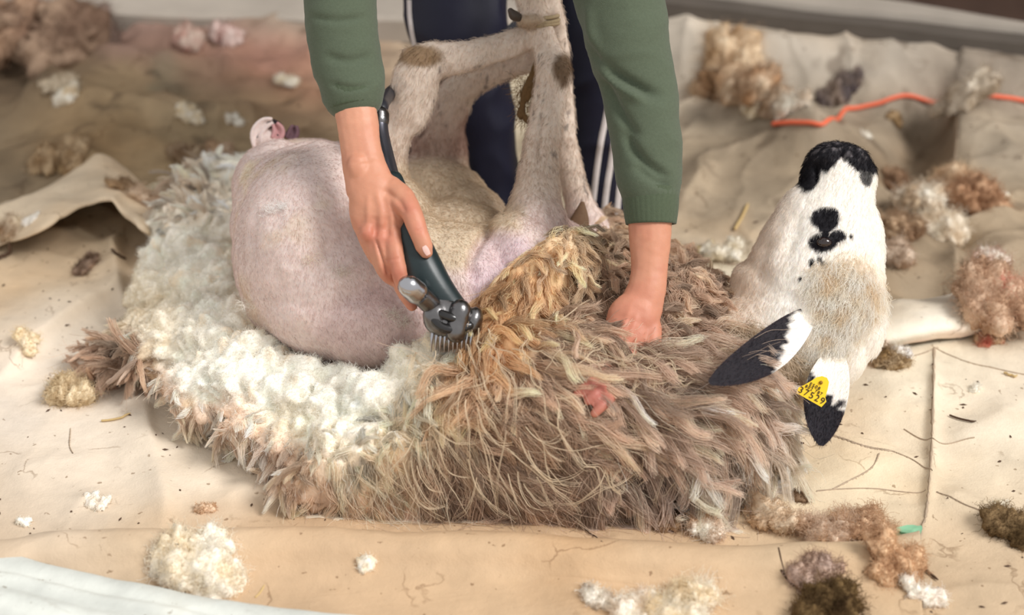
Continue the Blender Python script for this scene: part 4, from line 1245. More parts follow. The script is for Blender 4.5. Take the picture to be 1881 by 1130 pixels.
hidden = lambda x, y: near(x, y, 1130, 720, 330, 220) < 1
nap(60000, lambda x, y, d, c, N_: (x < 1080) & (y > 250) & ((N_ @ FWD) < 0.3) & (c[:, 2] > 0.05), (.0035, .0065), lambda x, y: (0.35 + 0 * x, 1.0 + 0 * x), 0.00016, c_body, 31, 'skin_nap')
nap(26000, lambda x, y, d, c, N_: (y <= 420) & (x > 690) & (x < 1120), (.005, .010), lambda x, y: (-0.2 + 0 * x, 1.0 + 0 * x), 0.00018, c_body, 32, 'leg_hair')
nap(36000, lambda x, y, d, c, N_: (x > 1290) & (y < 700) & (N_[:, 2] > -0.6), (.004, .008), lambda x, y: (-.1 - (x - 1500) / 300, 1.0 + 0 * x), 0.00018, c_face, 33, 'face_hair')


def c_poll(x, y, p, r, n):
    v = np.clip(noise(p * 60, 4) * 1.6 + .12, 0, 1)[:, None]
    c = srgb(252, 247, 238) * (1 - v) + srgb(240, 222, 196) * v
    c = c * r.uniform(.8, 1.08, (n, 1))
    return c * .92, np.clip(c * 1.06, 0, .95)


polls = lambda x, y, d, c, N_: np.maximum.reduce([sstep(1.9, .2, near(x, y, 1545, 550, 66, 70, 10)), .7 * sstep(1.5, .4, near(x, y, 1500, 640, 80, 50, 25)), .7 * sstep(1.5, .4, near(x, y, 1400, 690, 70, 50))]) * (~(near(x, y, 1450, 590, 55, 40, 35) < 1)) * ((N_ @ FWD) < .5)
nap(6500, polls, (.010, .022), lambda x, y: (-.25 - (x - 1500) / 260, 1.0 + 0 * x), 0.00026, c_poll, 34, 'poll_wool', K=7, lift=.45, curl=.35)
nap(9000, lambda x, y, d, c, N_: (near(x, y, 1360, 700, 110, 110, 0) < 1) & ((N_ @ FWD) < .5), (.02, .04), lambda x, y: (.3 + 0 * x, 1.0 + 0 * x), 0.00028, lambda x, y, p, r, n: (srgb(206, 186, 160) * r.uniform(.75, 1.05, (n, 1)), srgb(226, 208, 184) * r.uniform(.8, 1.05, (n, 1))), 35, 'neck_wool', K=7, lift=.4, curl=.3)
# fur on the ears
for E_, sd in ((e1, 36), (e2, 37)):
    r = np.random.default_rng(sd)
    p, nn = scatter(E_[0], E_[1], 3500, None, r)
    from_i = KDTree(len(E_[0]))
    for i, q in enumerate(E_[0]): from_i.insert(q, i)
    from_i.balance(); c = np.array([E_[2][from_i.find(q)[1]] for q in p])
    dr = unit((E_[0][27 * 17 + 8] - E_[0][8])[None] + .02 * r.normal(size=(3500, 3)))
    t = np.linspace(0, 1, 4)
    pth = p[:, None] + (dr[:, None] * t[None, :, None] + nn[:, None] * .25 * t[None, :, None]) * r.uniform(.003, .006, 3500)[:, None, None]
    hair('ear_fur', pth, .00016, .00007, c * r.uniform(.8, 1.3, (3500, 1)), c * 1.3, M_WOOL, body)
# dabs of wool left on the shorn belly
for (x, y, w, rgb) in ((576, 474, .014, (226, 196, 140)), (498, 385, .012, (246, 240, 232)), (520, 380, .008, (246, 240, 232)), (630, 500, .012, (216, 196, 158)), (720, 575, .012, (220, 204, 172)), (740, 590, .010, (220, 204, 172)), (455, 560, .010, (226, 210, 180))):
    c, n_ = hit(BODY_T, x, y, 0.0)
    r = np.random.default_rng(int(x)); k = 150
    q = c + (r.normal(0, w * .55, (k, 1)) * RGT + r.normal(0, w * .35, (k, 1)) * UP)
    qx, qy, _ = topx(q); q = np.array([hit(BODY_T, a_, b_, .0004, 2.2)[0] for a_, b_ in zip(qx, qy)]); t = np.linspace(0, 1, 5)
    pth = q[:, None] + unit(r.normal(size=(k, 3)) + n_ * 1.2)[:, None] * (t[None, :, None] * .007) + np.cumsum(r.normal(0, .0008, (k, 5, 3)), 1)
    cc = np.clip((srgb(*rgb) * .35 + .62) * r.uniform(.9, 1.1, (k, 1)), 0, .97); hair('wool_dab', pth, .00016, .00008, cc, cc, M_WOOL, body)
lap_t('nap')

# ================================================================== TWINE
M_TWINE = simple('jute_twine', srgb(120, 92, 58), 0.95, nscale=300, namp=0.3, bump=0.8, bscale=900)
M_TWINE_L = simple('pale_twine', srgb(170, 150, 118), 0.95, nscale=300, namp=0.3, bump=0.8, bscale=900)
tw = empty('twine', 'frayed brown twine binding the sheep\'s four legs together', 'twine')
a = np.linspace(0, 2 * pi, 40)
for k, (yy, rx, tl) in enumerate(((30, 36, 4), (37, 37, 6), (44, 36, 3))):
    pp = [P(990 + rx * cos(q), yy + tl * sin(q * 1) - 2 * cos(q), 2.335 - 0.040 * sin(q)) for q in a]
    Vt, Ft = tube(pp, 0.0028, n=8, m=60, side=UP, cap=False); put('wrap', mesh_arrays('wrap', Vt, Ft), M_TWINE_L, tw)
for pts, rr in (([(985, 118), (978, 140), (968, 165), (960, 190), (957, 212)], .0055), ([(988, 135), (982, 158), (972, 170), (966, 182)], .006), ([(957, 190), (960, 208), (970, 222), (984, 228)], .0038), ([(992, 60), (990, 90), (986, 120)], .0040)):
    Vt, Ft = tube([P(x, y, 2.35) for x, y in pts], [rr * (.8 + .4 * ((i * 7) % 3) / 2) for i in range(len(pts))], n=10)
    Vt = Vt + normals(Vt, Ft) * (0.0012 * noise(Vt * 300, 5))[:, None]
    put('strand', mesh_arrays('strand', Vt, Ft), M_TWINE, tw)
r = np.random.default_rng(5); k = 260; t = np.linspace(0, 1, 7)
st = np.array([P(x, y, 2.35) for x, y in np.column_stack([r.uniform(950, 985, k), r.uniform(140, 225, k)])])
pth = st[:, None] + unit(imgdir(r.normal(-.2, .6, k), r.normal(.6, .6, k)))[:, None] * (t[None, :, None] * r.uniform(.006, .022, k)[:, None, None]) + np.cumsum(r.normal(0, .0008, (k, 7, 3)), 1)
cc = srgb(150, 118, 78) * r.uniform(.6, 1.2, (k, 1)); hair('fray', pth, .0003, .00015, cc, cc, M_WOOL, tw)

# ================================================================== PERSON
person = empty('person', 'person in green sweatshirt and striped navy trousers bending down to shear the sheep', 'person')
POF = np.array([0.06, 0.25, 0.0]); person.location = tuple(POF)
def pp_(name, me, mat, parent=None):
    o = put(name, me, mat, parent or person)
    if parent is None: o.location = tuple(-POF)
    return o


# --- hands and forearms, fine
HL = []
HL += [pt([(622, -60, 2.13, .032), (630, 60, 2.13, .031), (646, 170, 2.125, .0275), (655, 215, 2.12, .0265), (662, 265, 2.115, .0255), (668, 300, 2.11, .0270), (680, 345, 2.10, .031)], flat=[.95, .9, .85, .8, .72, .66, .55])]
# back of the hand
HL += [eb(686, 365, 2.098, .030, .040, .017, 12), eb(700, 395, 2.096, .031, .036, .017, 15), eb(722, 372, 2.10, .020, .030, .016, 25), eb(672, 395, 2.10, .020, .040, .015, 12), eb(695, 425, 2.098, .026, .026, .016)]
HL += [eb(660, 312, 2.10, .016, .022, .015, 10)]
# knuckles
for (x, y) in ((676, 428), (701, 438), (722, 432)): HL.append(eb(x, y, 2.090, .0115, .013, .013))
def finger(rows, rr, flat=.95): return pt([(x, y, d, r) for (x, y, d), r in zip(rows, rr)], flat=flat, n=14)
# index, middle, ring, little: curl over the handle and under it
HL.append(finger([(718, 425, 2.094), (726, 462, 2.080), (733, 500, 2.078), (740, 524, 2.084), (749, 540, 2.096)], [.0125, .0108, .0100, .0092, .0082]))
HL.append(finger([(696, 432, 2.092), (702, 465, 2.086), (708, 495, 2.090), (722, 512, 2.105), (745, 525, 2.120)], [.0120, .0108, .0100, .0090, .0080]))
HL.append(finger([(682, 430, 2.096), (694, 468, 2.092), (707, 500, 2.098), (726, 512, 2.120), (745, 500, 2.135)], [.0115, .0102, .0095, .0090, .0080]))
HL.append(finger([(668, 425, 2.102), (680, 455, 2.102), (695, 480, 2.112), (715, 488, 2.13)], [.0105, .0095, .0088, .0078]))
HL.append(finger([(735, 528, 2.10), (748, 548, 2.102), (757, 562, 2.104)], [.0085, .0085, .0072]))
# thumb on the right of the handle
HL.append(finger([(712, 345, 2.105), (738, 365, 2.090), (756, 392, 2.076), (768, 425, 2.070), (779, 452, 2.070), (783, 463, 2.071)], [.017, .0165, .0132, .0118, .0112, .0085]))
HL += [eb(742, 378, 2.085, .014, .020, .014, 40)]
V1, F1 = fuse(HL, 0.0019, 3, .55)
HR = []
HR += [pt([(1145, -60, 2.155, .030), (1165, 100, 2.155, .029), (1182, 250, 2.15, .028), (1193, 350, 2.14, .0285), (1194, 430, 2.135, .0270), (1193, 490, 2.13, .0235), (1188, 530, 2.125, .0245), (1174, 572, 2.122, .029), (1156, 612, 2.113, .032), (1140, 645, 2.106, .027)], flat=[.9, .9, .88, .85, .82, .75, .7, .6, .52, .5])]
HR += [eb(1162, 588, 2.118, .033, .036, .019, -25), eb(1150, 622, 2.112, .031, .034, .018, -20), eb(1134, 648, 2.105, .027, .024, .017, -30)]
HR.append(finger([(1135, 640, 2.104), (1122, 668, 2.085), (1106, 690, 2.055), (1084, 706, 2.020), (1060, 724, 2.016)], [.0115, .0100, .0085, .0078, .0060]))
HR.append(finger([(1140, 652, 2.102), (1128, 686, 2.080), (1114, 704, 2.050), (1098, 720, 2.014), (1080, 737, 2.010)], [.0110, .0098, .0082, .0074, .0058]))
HR.append(finger([(1150, 655, 2.102), (1138, 696, 2.076), (1126, 724, 2.045), (1110, 741, 2.010), (1092, 760, 2.006)], [.0108, .0096, .0080, .0072, .0056]))
HR.append(finger([(1158, 650, 2.10), (1156, 690, 2.085), (1146, 722, 2.07), (1136, 740, 2.06)], [.0105, .0095, .0088, .0072]))
HR.append(finger([(1185, 575, 2.125), (1198, 610, 2.115), (1194, 645, 2.105), (1184, 672, 2.10)], [.0150, .0125, .0112, .0085]))
V2, F2 = fuse(HR, 0.0022, 3, .55)


def skin_colour(V, F):
    Nn = normals(V, F)
    x, y, d = topx(V)
    C = np.ones((len(V), 1)) * srgb(200, 140, 112)
    C = mixc(C, srgb(186, 118, 94), sstep(0, .6, fbm(V * 30, 7)) * .35)
    for (a, b, q) in ((701, 440, 24), (676, 430, 20), (722, 478, 14), (770, 420, 16), (752, 385, 18), (735, 505, 20), (712, 505, 16), (755, 560, 16), (1160, 600, 60), (1090, 715, 50), (1130, 660, 40)):
        C = mixc(C, srgb(188, 104, 86), np.exp(-((x - a) ** 2 + (y - b) ** 2) / q ** 2) * .42)
    C = mixc(C, srgb(214, 156, 128), sstep(330, 200, y) * .5)
    C = mixc(C, srgb(172, 104, 94), np.exp(-((x - 1095) ** 2 + (y - 720) ** 2) / 60 ** 2) * .8)
    return C


# tendons and creases
def relief(V, F, lines):
    Nn = normals(V, F); x, y, _ = topx(V); V = V + Nn * (0.0005 * fbm(V * 60, 3))[:, None]
    for pts, dep, w in lines: V = crease(V, Nn, x, y, pts, dep, w)
    return V
V1 = relief(V1, F1, [([(688, 435), (700, 470), (715, 512)], .005, 3), ([(690, 345), (700, 390), (701, 430)], -.0018, 6), ([(676, 350), (676, 390), (676, 425)], -.0014, 5), ([(710, 355), (718, 390), (722, 425)], -.0014, 5), ([(690, 395), (689, 440)], .002, 5), ([(713, 395), (712, 440)], .002, 5),
                      ([(700, 345), (735, 372), (745, 400)], .0025, 6), ([(718, 478), (734, 474)], .0009, 2.5), ([(706, 480), (718, 476)], .0009, 2.5), ([(764, 425), (778, 420)], .0008, 2.5), ([(640, 300), (690, 292)], .0012, 4)])
V2 = relief(V2, F2, [([(1160, 560), (1145, 600), (1130, 640)], -.0015, 6), ([(1172, 570), (1160, 610), (1145, 650)], -.0015, 6)])
# --- trunk, head, upper arms, legs (mostly outside the frame), coarser
def w3(*p): return np.array(p, float)
BD = []
shL, shR = w3(-.14, .04, .97), w3(.22, .04, .97)
BD += [tube([P(622, -60, 2.13), w3(-.215, -.12, .70), shL], [.032, .038, .05], m=20)]
BD += [tube([P(1145, -60, 2.155), w3(.17, -.10, .72), shR], [.030, .038, .05], m=20)]
BD += [tube([w3(.05, .52, .84), w3(.045, .38, .93), w3(.04, .20, 1.0), w3(.04, .06, 1.0)], [.16, .145, .165, .15], flat=.68, side=(0, 0, 1), m=24)]
BD += [tube([shL, shR], [.07, .07], m=10), tube([w3(.04, .04, 1.02), w3(.04, -.07, 1.03)], [.06, .055], m=8)]
hc = w3(.04, -.15, 1.0)
BD += [ellipsoid(hc, (.075, .10, .095)), ellipsoid(hc + w3(0, -.03, -.07), (.055, .06, .06)), ellipsoid(hc + w3(0, -.045, -.118), (.012, .024, .018)), ellipsoid(hc + w3(.078, .01, -.01), (.012, .02, .03)), ellipsoid(hc + w3(-.078, .01, -.01), (.012, .02, .03)),
       ellipsoid(hc + w3(0, .01, -.118), (.024, .008, .008))]
FEET = []
for s, xs in ((-1, (-.03, -.060, -.045)), (1, (.14, .150, .150))):
    hipx = .05 + s * .09
    lp = [w3(hipx, .50, .80), w3(-.05, .38, .64), P(840, -60, 2.65), P(842, 60, 2.64), P(870, 180, 2.67), P(892, 330, 2.73), P(900, 400, 2.76)] if s < 0 else \
         [w3(hipx, .50, .80), w3(.15, .38, .64), P(1102, -60, 2.65), P(1102, 80, 2.64), P(1107, 200, 2.65), P(1110, 350, 2.69), P(1116, 420, 2.71)]
    BD += [tube(lp, [.085, .07, .055, .048, .042, .034, .030], m=36)]
    BD += [tube([lp[-1], w3(lp[-1][0], lp[-1][1] - .02, .05)], [.030, .03], flat=.8, m=8)]
    foot_at = lp[-1]; FEET.append(foot_at)
V3, F3 = fuse(BD, 0.009, 4, .6)
Vp3, Fp3 = join([(V1, F1), (V2, F2), (V3, F3)])
C3 = np.vstack([skin_colour(V1, F1), skin_colour(V2, F2), np.ones((len(V3), 1)) * srgb(214, 156, 130)])
me = tris_to_mesh('body', Vp3, Fp3); setcol(me, C3); pbody = pp_('body', me, M_SKIN)
HT = bvh(V1, F1)
# thumb nail
nv_ = []
for i, v in enumerate(np.linspace(-1, 1, 6)):
    for j, u in enumerate(np.linspace(-1, 1, 5)):
        wd_ = math.sqrt(max(0.05, 1 - 0.55 * v * v))
        a = radians(-62); x = 783 + (cos(a) * v * 9 - sin(a) * u * 5.2 * wd_); y = 460 - (sin(a) * v * 9 + cos(a) * u * 5.2 * wd_)
        nv_.append(hit(HT, x, y, .0006, 2.065)[0])
put('nail', mesh_arrays('nail', nv_, grid_faces(5, 6)), simple('nail_plate', srgb(236, 196, 186), 0.25, spec=.6), pbody)
# eyes and hair of the bowed head
for s in (-1, 1):
    Ve, Fe = ellipsoid(hc + w3(s * .03, -.045 + .02, -.098), (.012, .01, .01)); put('eyeball', mesh_arrays('eyeball', Ve, Fe), simple('eyeball', srgb(230, 226, 220), .2), pbody)
Vh, Fh = fuse([ellipsoid(hc + w3(0, .012, .025), (.086, .108, .088))], .008, 2); Vh = Vh + normals(Vh, Fh) * (.004 * fbm(Vh * 40, 3))[:, None]
keep = (Vh[Fh].mean(1)[:, 2] > hc[2] - .035)
pp_('hair', mesh_arrays('hair', Vh, Fh[keep]), simple('brown_hair', srgb(60, 42, 30), .7, bump=.8, bscale=300))
lap_t('person')

# --- sweatshirt
SW = []
SW += [pt([(650, 176, 2.128, .0385), (640, 120, 2.13, .0430), (628, 40, 2.13, .0445), (622, -60, 2.135, .048)], flat=.9, n=24)]
SW += [tube([P(622, -60, 2.135), w3(-.215, -.12, .70), shL], [.048, .055, .075], m=18), tube([shL, shR], [.09, .09], m=10)]
SW += [pt([(1195, 360, 2.14, .0345), (1192, 330, 2.14, .0400), (1186, 250, 2.145, .0445), (1172, 160, 2.15, .0480), (1148, 50, 2.15, .0540), (1135, -60, 2.155, .055)], flat=.88, n=24), eb(1212, 325, 2.14, .024, .022, .03), eb(1110, 20, 2.16, .035, .06, .04, 20)]
SW += [tube([P(1135, -60, 2.155), w3(.17, -.10, .72), shR], [.055, .060, .08], m=18)]
SW += [tube([w3(.05, .50, .85), w3(.045, .38, .93), w3(.04, .20, 1.0), w3(.04, .06, 1.0)], [.18, .175, .185, .165], flat=.75, side=(0, 0, 1), m=24)]
Vs, Fs = fuse(SW, 0.0042, 3, .6)
Ns = normals(Vs, Fs); sx, sy, sd = topx(Vs)
def rid(p, s): return np.clip(1 - 2.2 * np.abs(noise(p, s)), 0, 1) ** 2
uu = np.column_stack([Vs[:, 0] * 6, Vs[:, 1] * 6, Vs[:, 2] * 16])
Vs = Vs + Ns * (0.0028 * rid(uu, 41) + 0.0015 * fbm(uu * 2, 42))[:, None]
for pts, dep, w in (([(1075, 70), (1120, 130), (1180, 165), (1225, 180)], .008, 10), ([(1100, 130), (1140, 210), (1180, 260)], .006, 9), ([(1140, 230), (1175, 290), (1240, 335)], .007, 9), ([(1160, 300), (1200, 330), (1240, 345)], .005, 7), ([(1090, 100), (1130, 150), (1190, 190)], -.005, 9),
                    ([(565, 30), (620, 38), (680, 30)], .003, 6), ([(590, 100), (640, 112), (690, 100)], .003, 8), ([(1080, 0), (1090, 70), (1130, 160)], -.004, 9), ([(600, 150), (640, 162), (690, 155)], .003, 5)):
    Vs = crease(Vs, Ns, sx, sy, pts, dep * 1.4, w)
me = tris_to_mesh('sweatshirt', Vs, Fs); setcol(me, np.ones((len(Vs), 1)) * srgb(86, 95, 78)); sw = pp_('sweatshirt', me, M_SWEAT); sw['label'] = 'green long-sleeved jersey'
# cuffs: ribbed open tubes
def cuff(p0, p1, r0, r1, flat):
    n, m = 96, 16
    C = np.linspace(p0, p1, m); T = unit((p1 - p0)[None])[0]; S_ = unit(np.cross(T, -FWD)[None])[0]; B_ = np.cross(S_, T); V = []
    R = np.linspace(r0, r1, m) + 0.0012 * np.sin(np.linspace(0, pi, m))
    a = np.linspace(0, 2 * pi, n, endpoint=False); rib = 1 + 0.012 * np.cos(a * 32)
    for i in range(m): V.append(C[i] + (R[i] * rib * np.cos(a))[:, None] * S_ + (R[i] * rib * flat * np.sin(a))[:, None] * B_)
    for k_, rr in enumerate((.94, .86)):   # turned-in hem
        V.append(C[-1] - T * 0.002 * k_ + (R[-1] * rr * np.cos(a))[:, None] * S_ + (R[-1] * rr * flat * np.sin(a))[:, None] * B_)
    V = np.vstack(V); M_ = m + 2
    F = [(i * n + j, i * n + (j + 1) % n, (i + 1) * n + (j + 1) % n, (i + 1) * n + j) for i in range(M_ - 1) for j in range(n)]
    me = mesh_arrays('cuff', V, np.array(F)); setcol(me, np.ones((len(V), 1)) * srgb(79, 89, 70)); o = put('cuff', me, M_SWEAT, sw)
    return o
cuff(P(644, 150, 2.128), P(652, 196, 2.125), .0395, .0335, .88)
cuff(P(1195, 345, 2.14), P(1196, 412, 2.138), .0355, .0315, .88)

# --- trousers
TR = []
TR += [pt([(840, -120, 2.66, .085), (838, 0, 2.63, .078), (842, 60, 2.62, .074), (862, 150, 2.64, .062), (885, 250, 2.68, .054), (895, 340, 2.72, .048), (900, 400, 2.75, .046)], flat=.95, n=24)]
TR += [pt([(1105, -120, 2.66, .082), (1098, 0, 2.63, .070), (1102, 80, 2.62, .064), (1108, 180, 2.63, .055), (1104, 280, 2.65, .050), (1110, 360, 2.67, .044), (1116, 420, 2.69, .042)], flat=.95, n=24)]
TR += [tube([P(840, -120, 2.66), w3(-.05, .38, .64), w3(-.03, .50, .80)], [.085, .10, .115], m=14), tube([P(1105, -120, 2.66), w3(.15, .38, .64), w3(.13, .50, .80)], [.082, .10, .115], m=14), ellipsoid(w3(.05, .52, .86), (.185, .14, .12))]
Vt, Ft = fuse(TR, 0.0065, 4, .6)
Nt = normals(Vt, Ft); tx, ty, td = topx(Vt)
uu = np.column_stack([Vt[:, 0] * 8, Vt[:, 1] * 8, Vt[:, 2] * 9]); Vt = Vt + Nt * (0.005 * rid(uu, 45) + .003 * fbm(uu, 46))[:, None]
me = tris_to_mesh('trousers', Vt, Ft); setcol(me, np.ones((len(Vt), 1)) * srgb(25, 25, 42)); trs = pp_('trousers', me, M_TROUS); trs['label'] = 'navy trousers with three white side stripes'
TT = bvh(Vt, Ft)
M_STRIPE = simple('white_stripe', srgb(214, 204, 200), .7, nscale=90, namp=.1, bump=.3, bscale=300)
def stripe(pts, w):
    c = catmull(np.array(pts, float), 70); T = unit(np.gradient(c, axis=0)); S_ = np.column_stack([-T[:, 1], T[:, 0]]); V = []
    for s in (-1, -.33, .33, 1):
        for i in range(70): q = c[i] + S_[i] * w * s / 2; V.append(hit(TT, q[0], q[1], .0025 if abs(s) < 1 else .0006, 2.6)[0])
    put('side_stripe', mesh_arrays('side_stripe', np.array(V), grid_faces(70, 4)), M_STRIPE, trs)
stripe([(1128, -90), (1130, 40), (1122, 150), (1115, 205), (1104, 260), (1094, 330), (1086, 402)], 11)
stripe([(1146, -90), (1147, 60), (1138, 190), (1130, 245), (1122, 300), (1114, 350), (1108, 406)], 11)
stripe([(1160, -90), (1160, 100), (1150, 260), (1142, 310), (1137, 350), (1132, 410)], 10)
stripe([(752, 0), (753, 30), (757, 60), (762, 84)], 8)
# shoes hidden behind the fleece
for (xc, yc_, zc_), s in zip(FEET, (-1, 1)):
    Vs_, Fs_ = fuse([tube([w3(xc, yc_ + .05, .04), w3(xc + s * .01, yc_ - .03, .04), w3(xc + s * .015, yc_ - .11, .036)], [.042, .043, .040], flat=.8, side=(0, 0, 1), m=14), ellipsoid(w3(xc, yc_ + .02, .07), (.038, .045, .04))], .006, 2)
    sh_ = pp_('shoe', mesh_arrays('shoe', Vs_, Fs_), simple('dark_leather', srgb(40, 36, 34), .6))
lap_t('clothes')

# ================================================================== HANDPIECE
M_GRIP = simple('dark_green_grip', srgb(26, 40, 42), 0.38, spec=.5, nscale=120, namp=.3)
M_STEEL = simple('worn_steel', srgb(120, 118, 118), 0.28, metal=1.0, nscale=60, namp=.35, bump=.15, bscale=200)
M_STEEL2 = simple('bright_steel', srgb(180, 180, 184), 0.2, metal=1.0)
M_RUBBER = simple('black_hose', srgb(44, 44, 50), 0.4, spec=.5)
hp = empty('shearing_handpiece', 'dark green and steel shearing handpiece held against the sheep\'s belly', 'handpiece'); hp.location = tuple(P(800, 540, 2.09)); HO = np.array(P(800, 540, 2.09))
def hh(name, VF, mat, parent=None):
    V_, F_ = VF; o = put(name, tris_to_mesh(name, V_, F_), mat, parent or hp)
    if parent is None: o.location = tuple(-HO)
    return o
hh('handle', fuse([pt([(722, 330, 2.135, .013), (740, 390, 2.115, .017), (756, 440, 2.10, .0215), (776, 490, 2.092, .0245), (800, 530, 2.090, .0225), (826, 562, 2.092, .0195), (852, 590, 2.095, .0170)], flat=.9)], .0022, 3), M_GRIP)
hh('head_casing', fuse([pt([(800, 560, 2.085, .018), (825, 580, 2.083, .021), (852, 592, 2.086, .020), (868, 600, 2.09, .015)], flat=.8), eb(812, 590, 2.078, .024, .020, .016, -20), eb(868, 592, 2.082, .012, .020, .014, -20), eb(800, 580, 2.075, .016, .018, .014)], .0022, 2), M_STEEL)
hh('tension_knob', fuse([pt([(792, 560, 2.075, .0130), (775, 545, 2.062, .0125), (757, 530, 2.050, .0125)], flat=1.0)], .0018, 1), M_STEEL)
Vk, Fk = tube([P(765, 537, 2.056), P(752, 526, 2.046)], [.0150, .0142], n=24, m=5); hh('knob_cap', (Vk, Fk), M_STEEL2)
Vk, Fk = tube([P(845, 570, 2.07), P(838, 610, 2.072)], [.0135, .0135], n=24, m=5); hh('collar', (Vk, Fk), M_STEEL)
hh('fork', fuse([pt([(790, 578, 2.070, .006), (810, 600, 2.064, .006), (840, 606, 2.066, .006), (862, 598, 2.07, .006)]), pt([(800, 572, 2.07, .005), (825, 582, 2.062, .006), (850, 590, 2.066, .005)])], .0018, 1), simple('black_fork', srgb(30, 28, 28), .25, spec=.6))
for i in range(10):
    f = i / 9.0; x0, y0 = 796 + 72 * f, 606 + 2 * f
    Vk, Fk = pt([(x0, y0, 2.075, .0022), (x0 - 3, y0 + 16, 2.074, .0019), (x0 - 4, y0 + 40, 2.078, .0007)], n=8, m=8)
    hh('comb_tooth', (Vk, Fk), M_STEEL2)
hh('comb_plate', fuse([pt([(792, 600, 2.078, .006), (832, 606, 2.078, .006), (872, 604, 2.08, .006)], flat=.6)], .0018, 1), M_STEEL2)
hh('drive_tube', pt([(722, 335, 2.14, .010), (712, 300, 2.17, .0105), (702, 262, 2.19, .0110), (697, 236, 2.20, .0115), (697, 214, 2.205, .0118)], n=18), simple('tube_steel', srgb(96, 96, 104), .3, metal=.8))
hh('hose', pt([(697, 216, 2.205, .0085), (702, 196, 2.21, .0085), (706, 186, 2.25, .0085), (722, 166, 2.33, .0085), (760, 140, 2.42, .0085), (850, 115, 2.47, .0085), (925, 68, 2.48, .0085), (965, 20, 2.48, .0085), (985, -80, 2.48, .0085), (990, -260, 2.48, .0085)], n=14, m=60), M_RUBBER)
hh('ferrule', pt([(697, 222, 2.203, .0128), (697, 210, 2.206, .0128)], n=20), M_STEEL)
lap_t('handpiece')

# ================================================================== CORD
M_CORD = simple('orange_cord', srgb(236, 112, 78), .55)
cp = [(1420, 236), (1470, 231), (1500, 238), (1524, 234), (1545, 212), (1560, 203), (1600, 200), (1625, 192), (1650, 184), (1700, 182), (1750, 184), (1805, 183), (1860, 184), (1930, 195), (2050, 210)]
cc_ = catmull([GG(x, y)[:2] for x, y in cp], 90); cc_[4:-4] = np.array([cc_[i_ - 4:i_ + 5].mean(0) for i_ in range(4, 86)]); cz = np.array([top_at(a_, b_) for a_, b_ in cc_]) + .005; cz[2:-2] = np.array([cz[i_ - 2:i_ + 3].mean() for i_ in range(2, 88)])
Vc, Fc = tube(np.column_stack([cc_, cz]), .0042, n=10, m=220, side=(0, 0, 1))
tag(put('power_cord', mesh_arrays('power_cord', Vc, Fc), M_CORD), 'thin orange cord snaking over the tarpaulin behind the sheep\'s head', 'cord')

# ================================================================== LOOSE WOOL AND LITTER
def tuft(px, py, size, rgb, rgb2, label, group=None, flatn=.55, n=900, hl=.012, seed=None, elong=1.0, rot=0.0, cat='wool', name='wool_tuft', lumps=6):
    """one scrap of wool: a lumpy core with fibres, lying on the tarpaulin"""
    sd = seed or int(px * 7 + py); r = np.random.default_rng(sd)
    g = GG(px, py + size * flatn * 420)
    h0 = top_at(g[0], g[1]); e_ = size * .7
    gx_ = (top_at(g[0] + e_, g[1]) - top_at(g[0] - e_, g[1])) / (2 * e_); gy_ = (top_at(g[0], g[1] + e_) - top_at(g[0], g[1] - e_)) / (2 * e_)
    gx_, gy_ = np.clip([gx_, gy_], -.5, .5); gnd = lambda X_, Y_: h0 + gx_ * (X_ - g[0]) + gy_ * (Y_ - g[1])
    c = np.array([g[0], g[1], h0])
    a = radians(rot); ax = np.array([cos(a), sin(a), 0]); bx_ = np.array([-sin(a), cos(a), 0]); parts = []
    for k in range(lumps):
        u = r.uniform(-.62, .62) * size * elong; v = r.uniform(-.5, .5) * size; rr = size * r.uniform(.28, .5)
        q = c + ax * u + bx_ * v + np.array([0, 0, rr * flatn * r.uniform(.5, 1.2)])
        parts.append(ellipsoid(q, (rr * r.uniform(.9, 1.4), rr, rr * flatn), None, 12, 8))
    parts.append(ellipsoid(c + np.array([0, 0, size * flatn * .3]), (size * .5 * elong, size * .45, size * flatn * .5), None, 12, 8))
    V_, F_ = fuse(parts, max(.0028, size * .075), 2); Nn = normals(V_, F_)
    V_ = V_ + Nn * (size * (.34 * noise(V_ * (1.5 / size), 5) + .42 * np.abs(noise(V_ * (3.2 / size), 6)) + .16 * np.abs(noise(V_ * (9 / size), 8))))[:, None]
    V_[:, 2] += gnd(V_[:, 0], V_[:, 1]) - h0
    V_[:, 2] = np.maximum(V_[:, 2], gnd(V_[:, 0], V_[:, 1]) - .002)
    w = np.clip(.5 + 1.1 * noise(V_ * (1.3 / size) + sd, 7), 0, 1)[:, None]
    C = srgb(*rgb) * (1 - w) + srgb(*rgb2) * w
    root = empty(name, label, cat, group); root.location = tuple(c)
    me = tris_to_mesh('wool_mass', V_ - c, F_); setcol(me, C); put('wool_mass', me, M_WOOLCORE, root)
    p, nn = scatter(V_, F_, n, lambda c_, N_: (N_[:, 2] > -.3) + .01, r)
    K_ = 8; t = np.linspace(0, 1, K_); dr = unit(nn * .25 + r.normal(size=(n, 3)))
    dr[(dr * nn).sum(1) < -.1] *= -1
    hl_ = min(hl, size * .30) * r.uniform(.4, 1.4, n)
    pth = p[:, None] - nn[:, None] * .001 + dr[:, None] * (t[None, :, None] * hl_[:, None, None]) + np.cumsum(r.normal(0, 1, (n, K_, 3)), 1) * (hl_ * .13)[:, None, None]
    pth[..., 2] = np.maximum(pth[..., 2], gnd(pth[..., 0], pth[..., 1]) + .0005)
    w2 = np.clip(.5 + 1.1 * noise(p * (1.3 / size) + sd, 7), 0, 1)[:, None]
    cc = (srgb(*rgb) * (1 - w2) + srgb(*rgb2) * w2) * r.uniform(.8, 1.12, (n, 1))
    o = hair('fibres', pth - c, .00026, .00013, np.clip(cc, 0, .95), np.clip(cc * 1.05, 0, .95), M_WOOL, root)
    return root


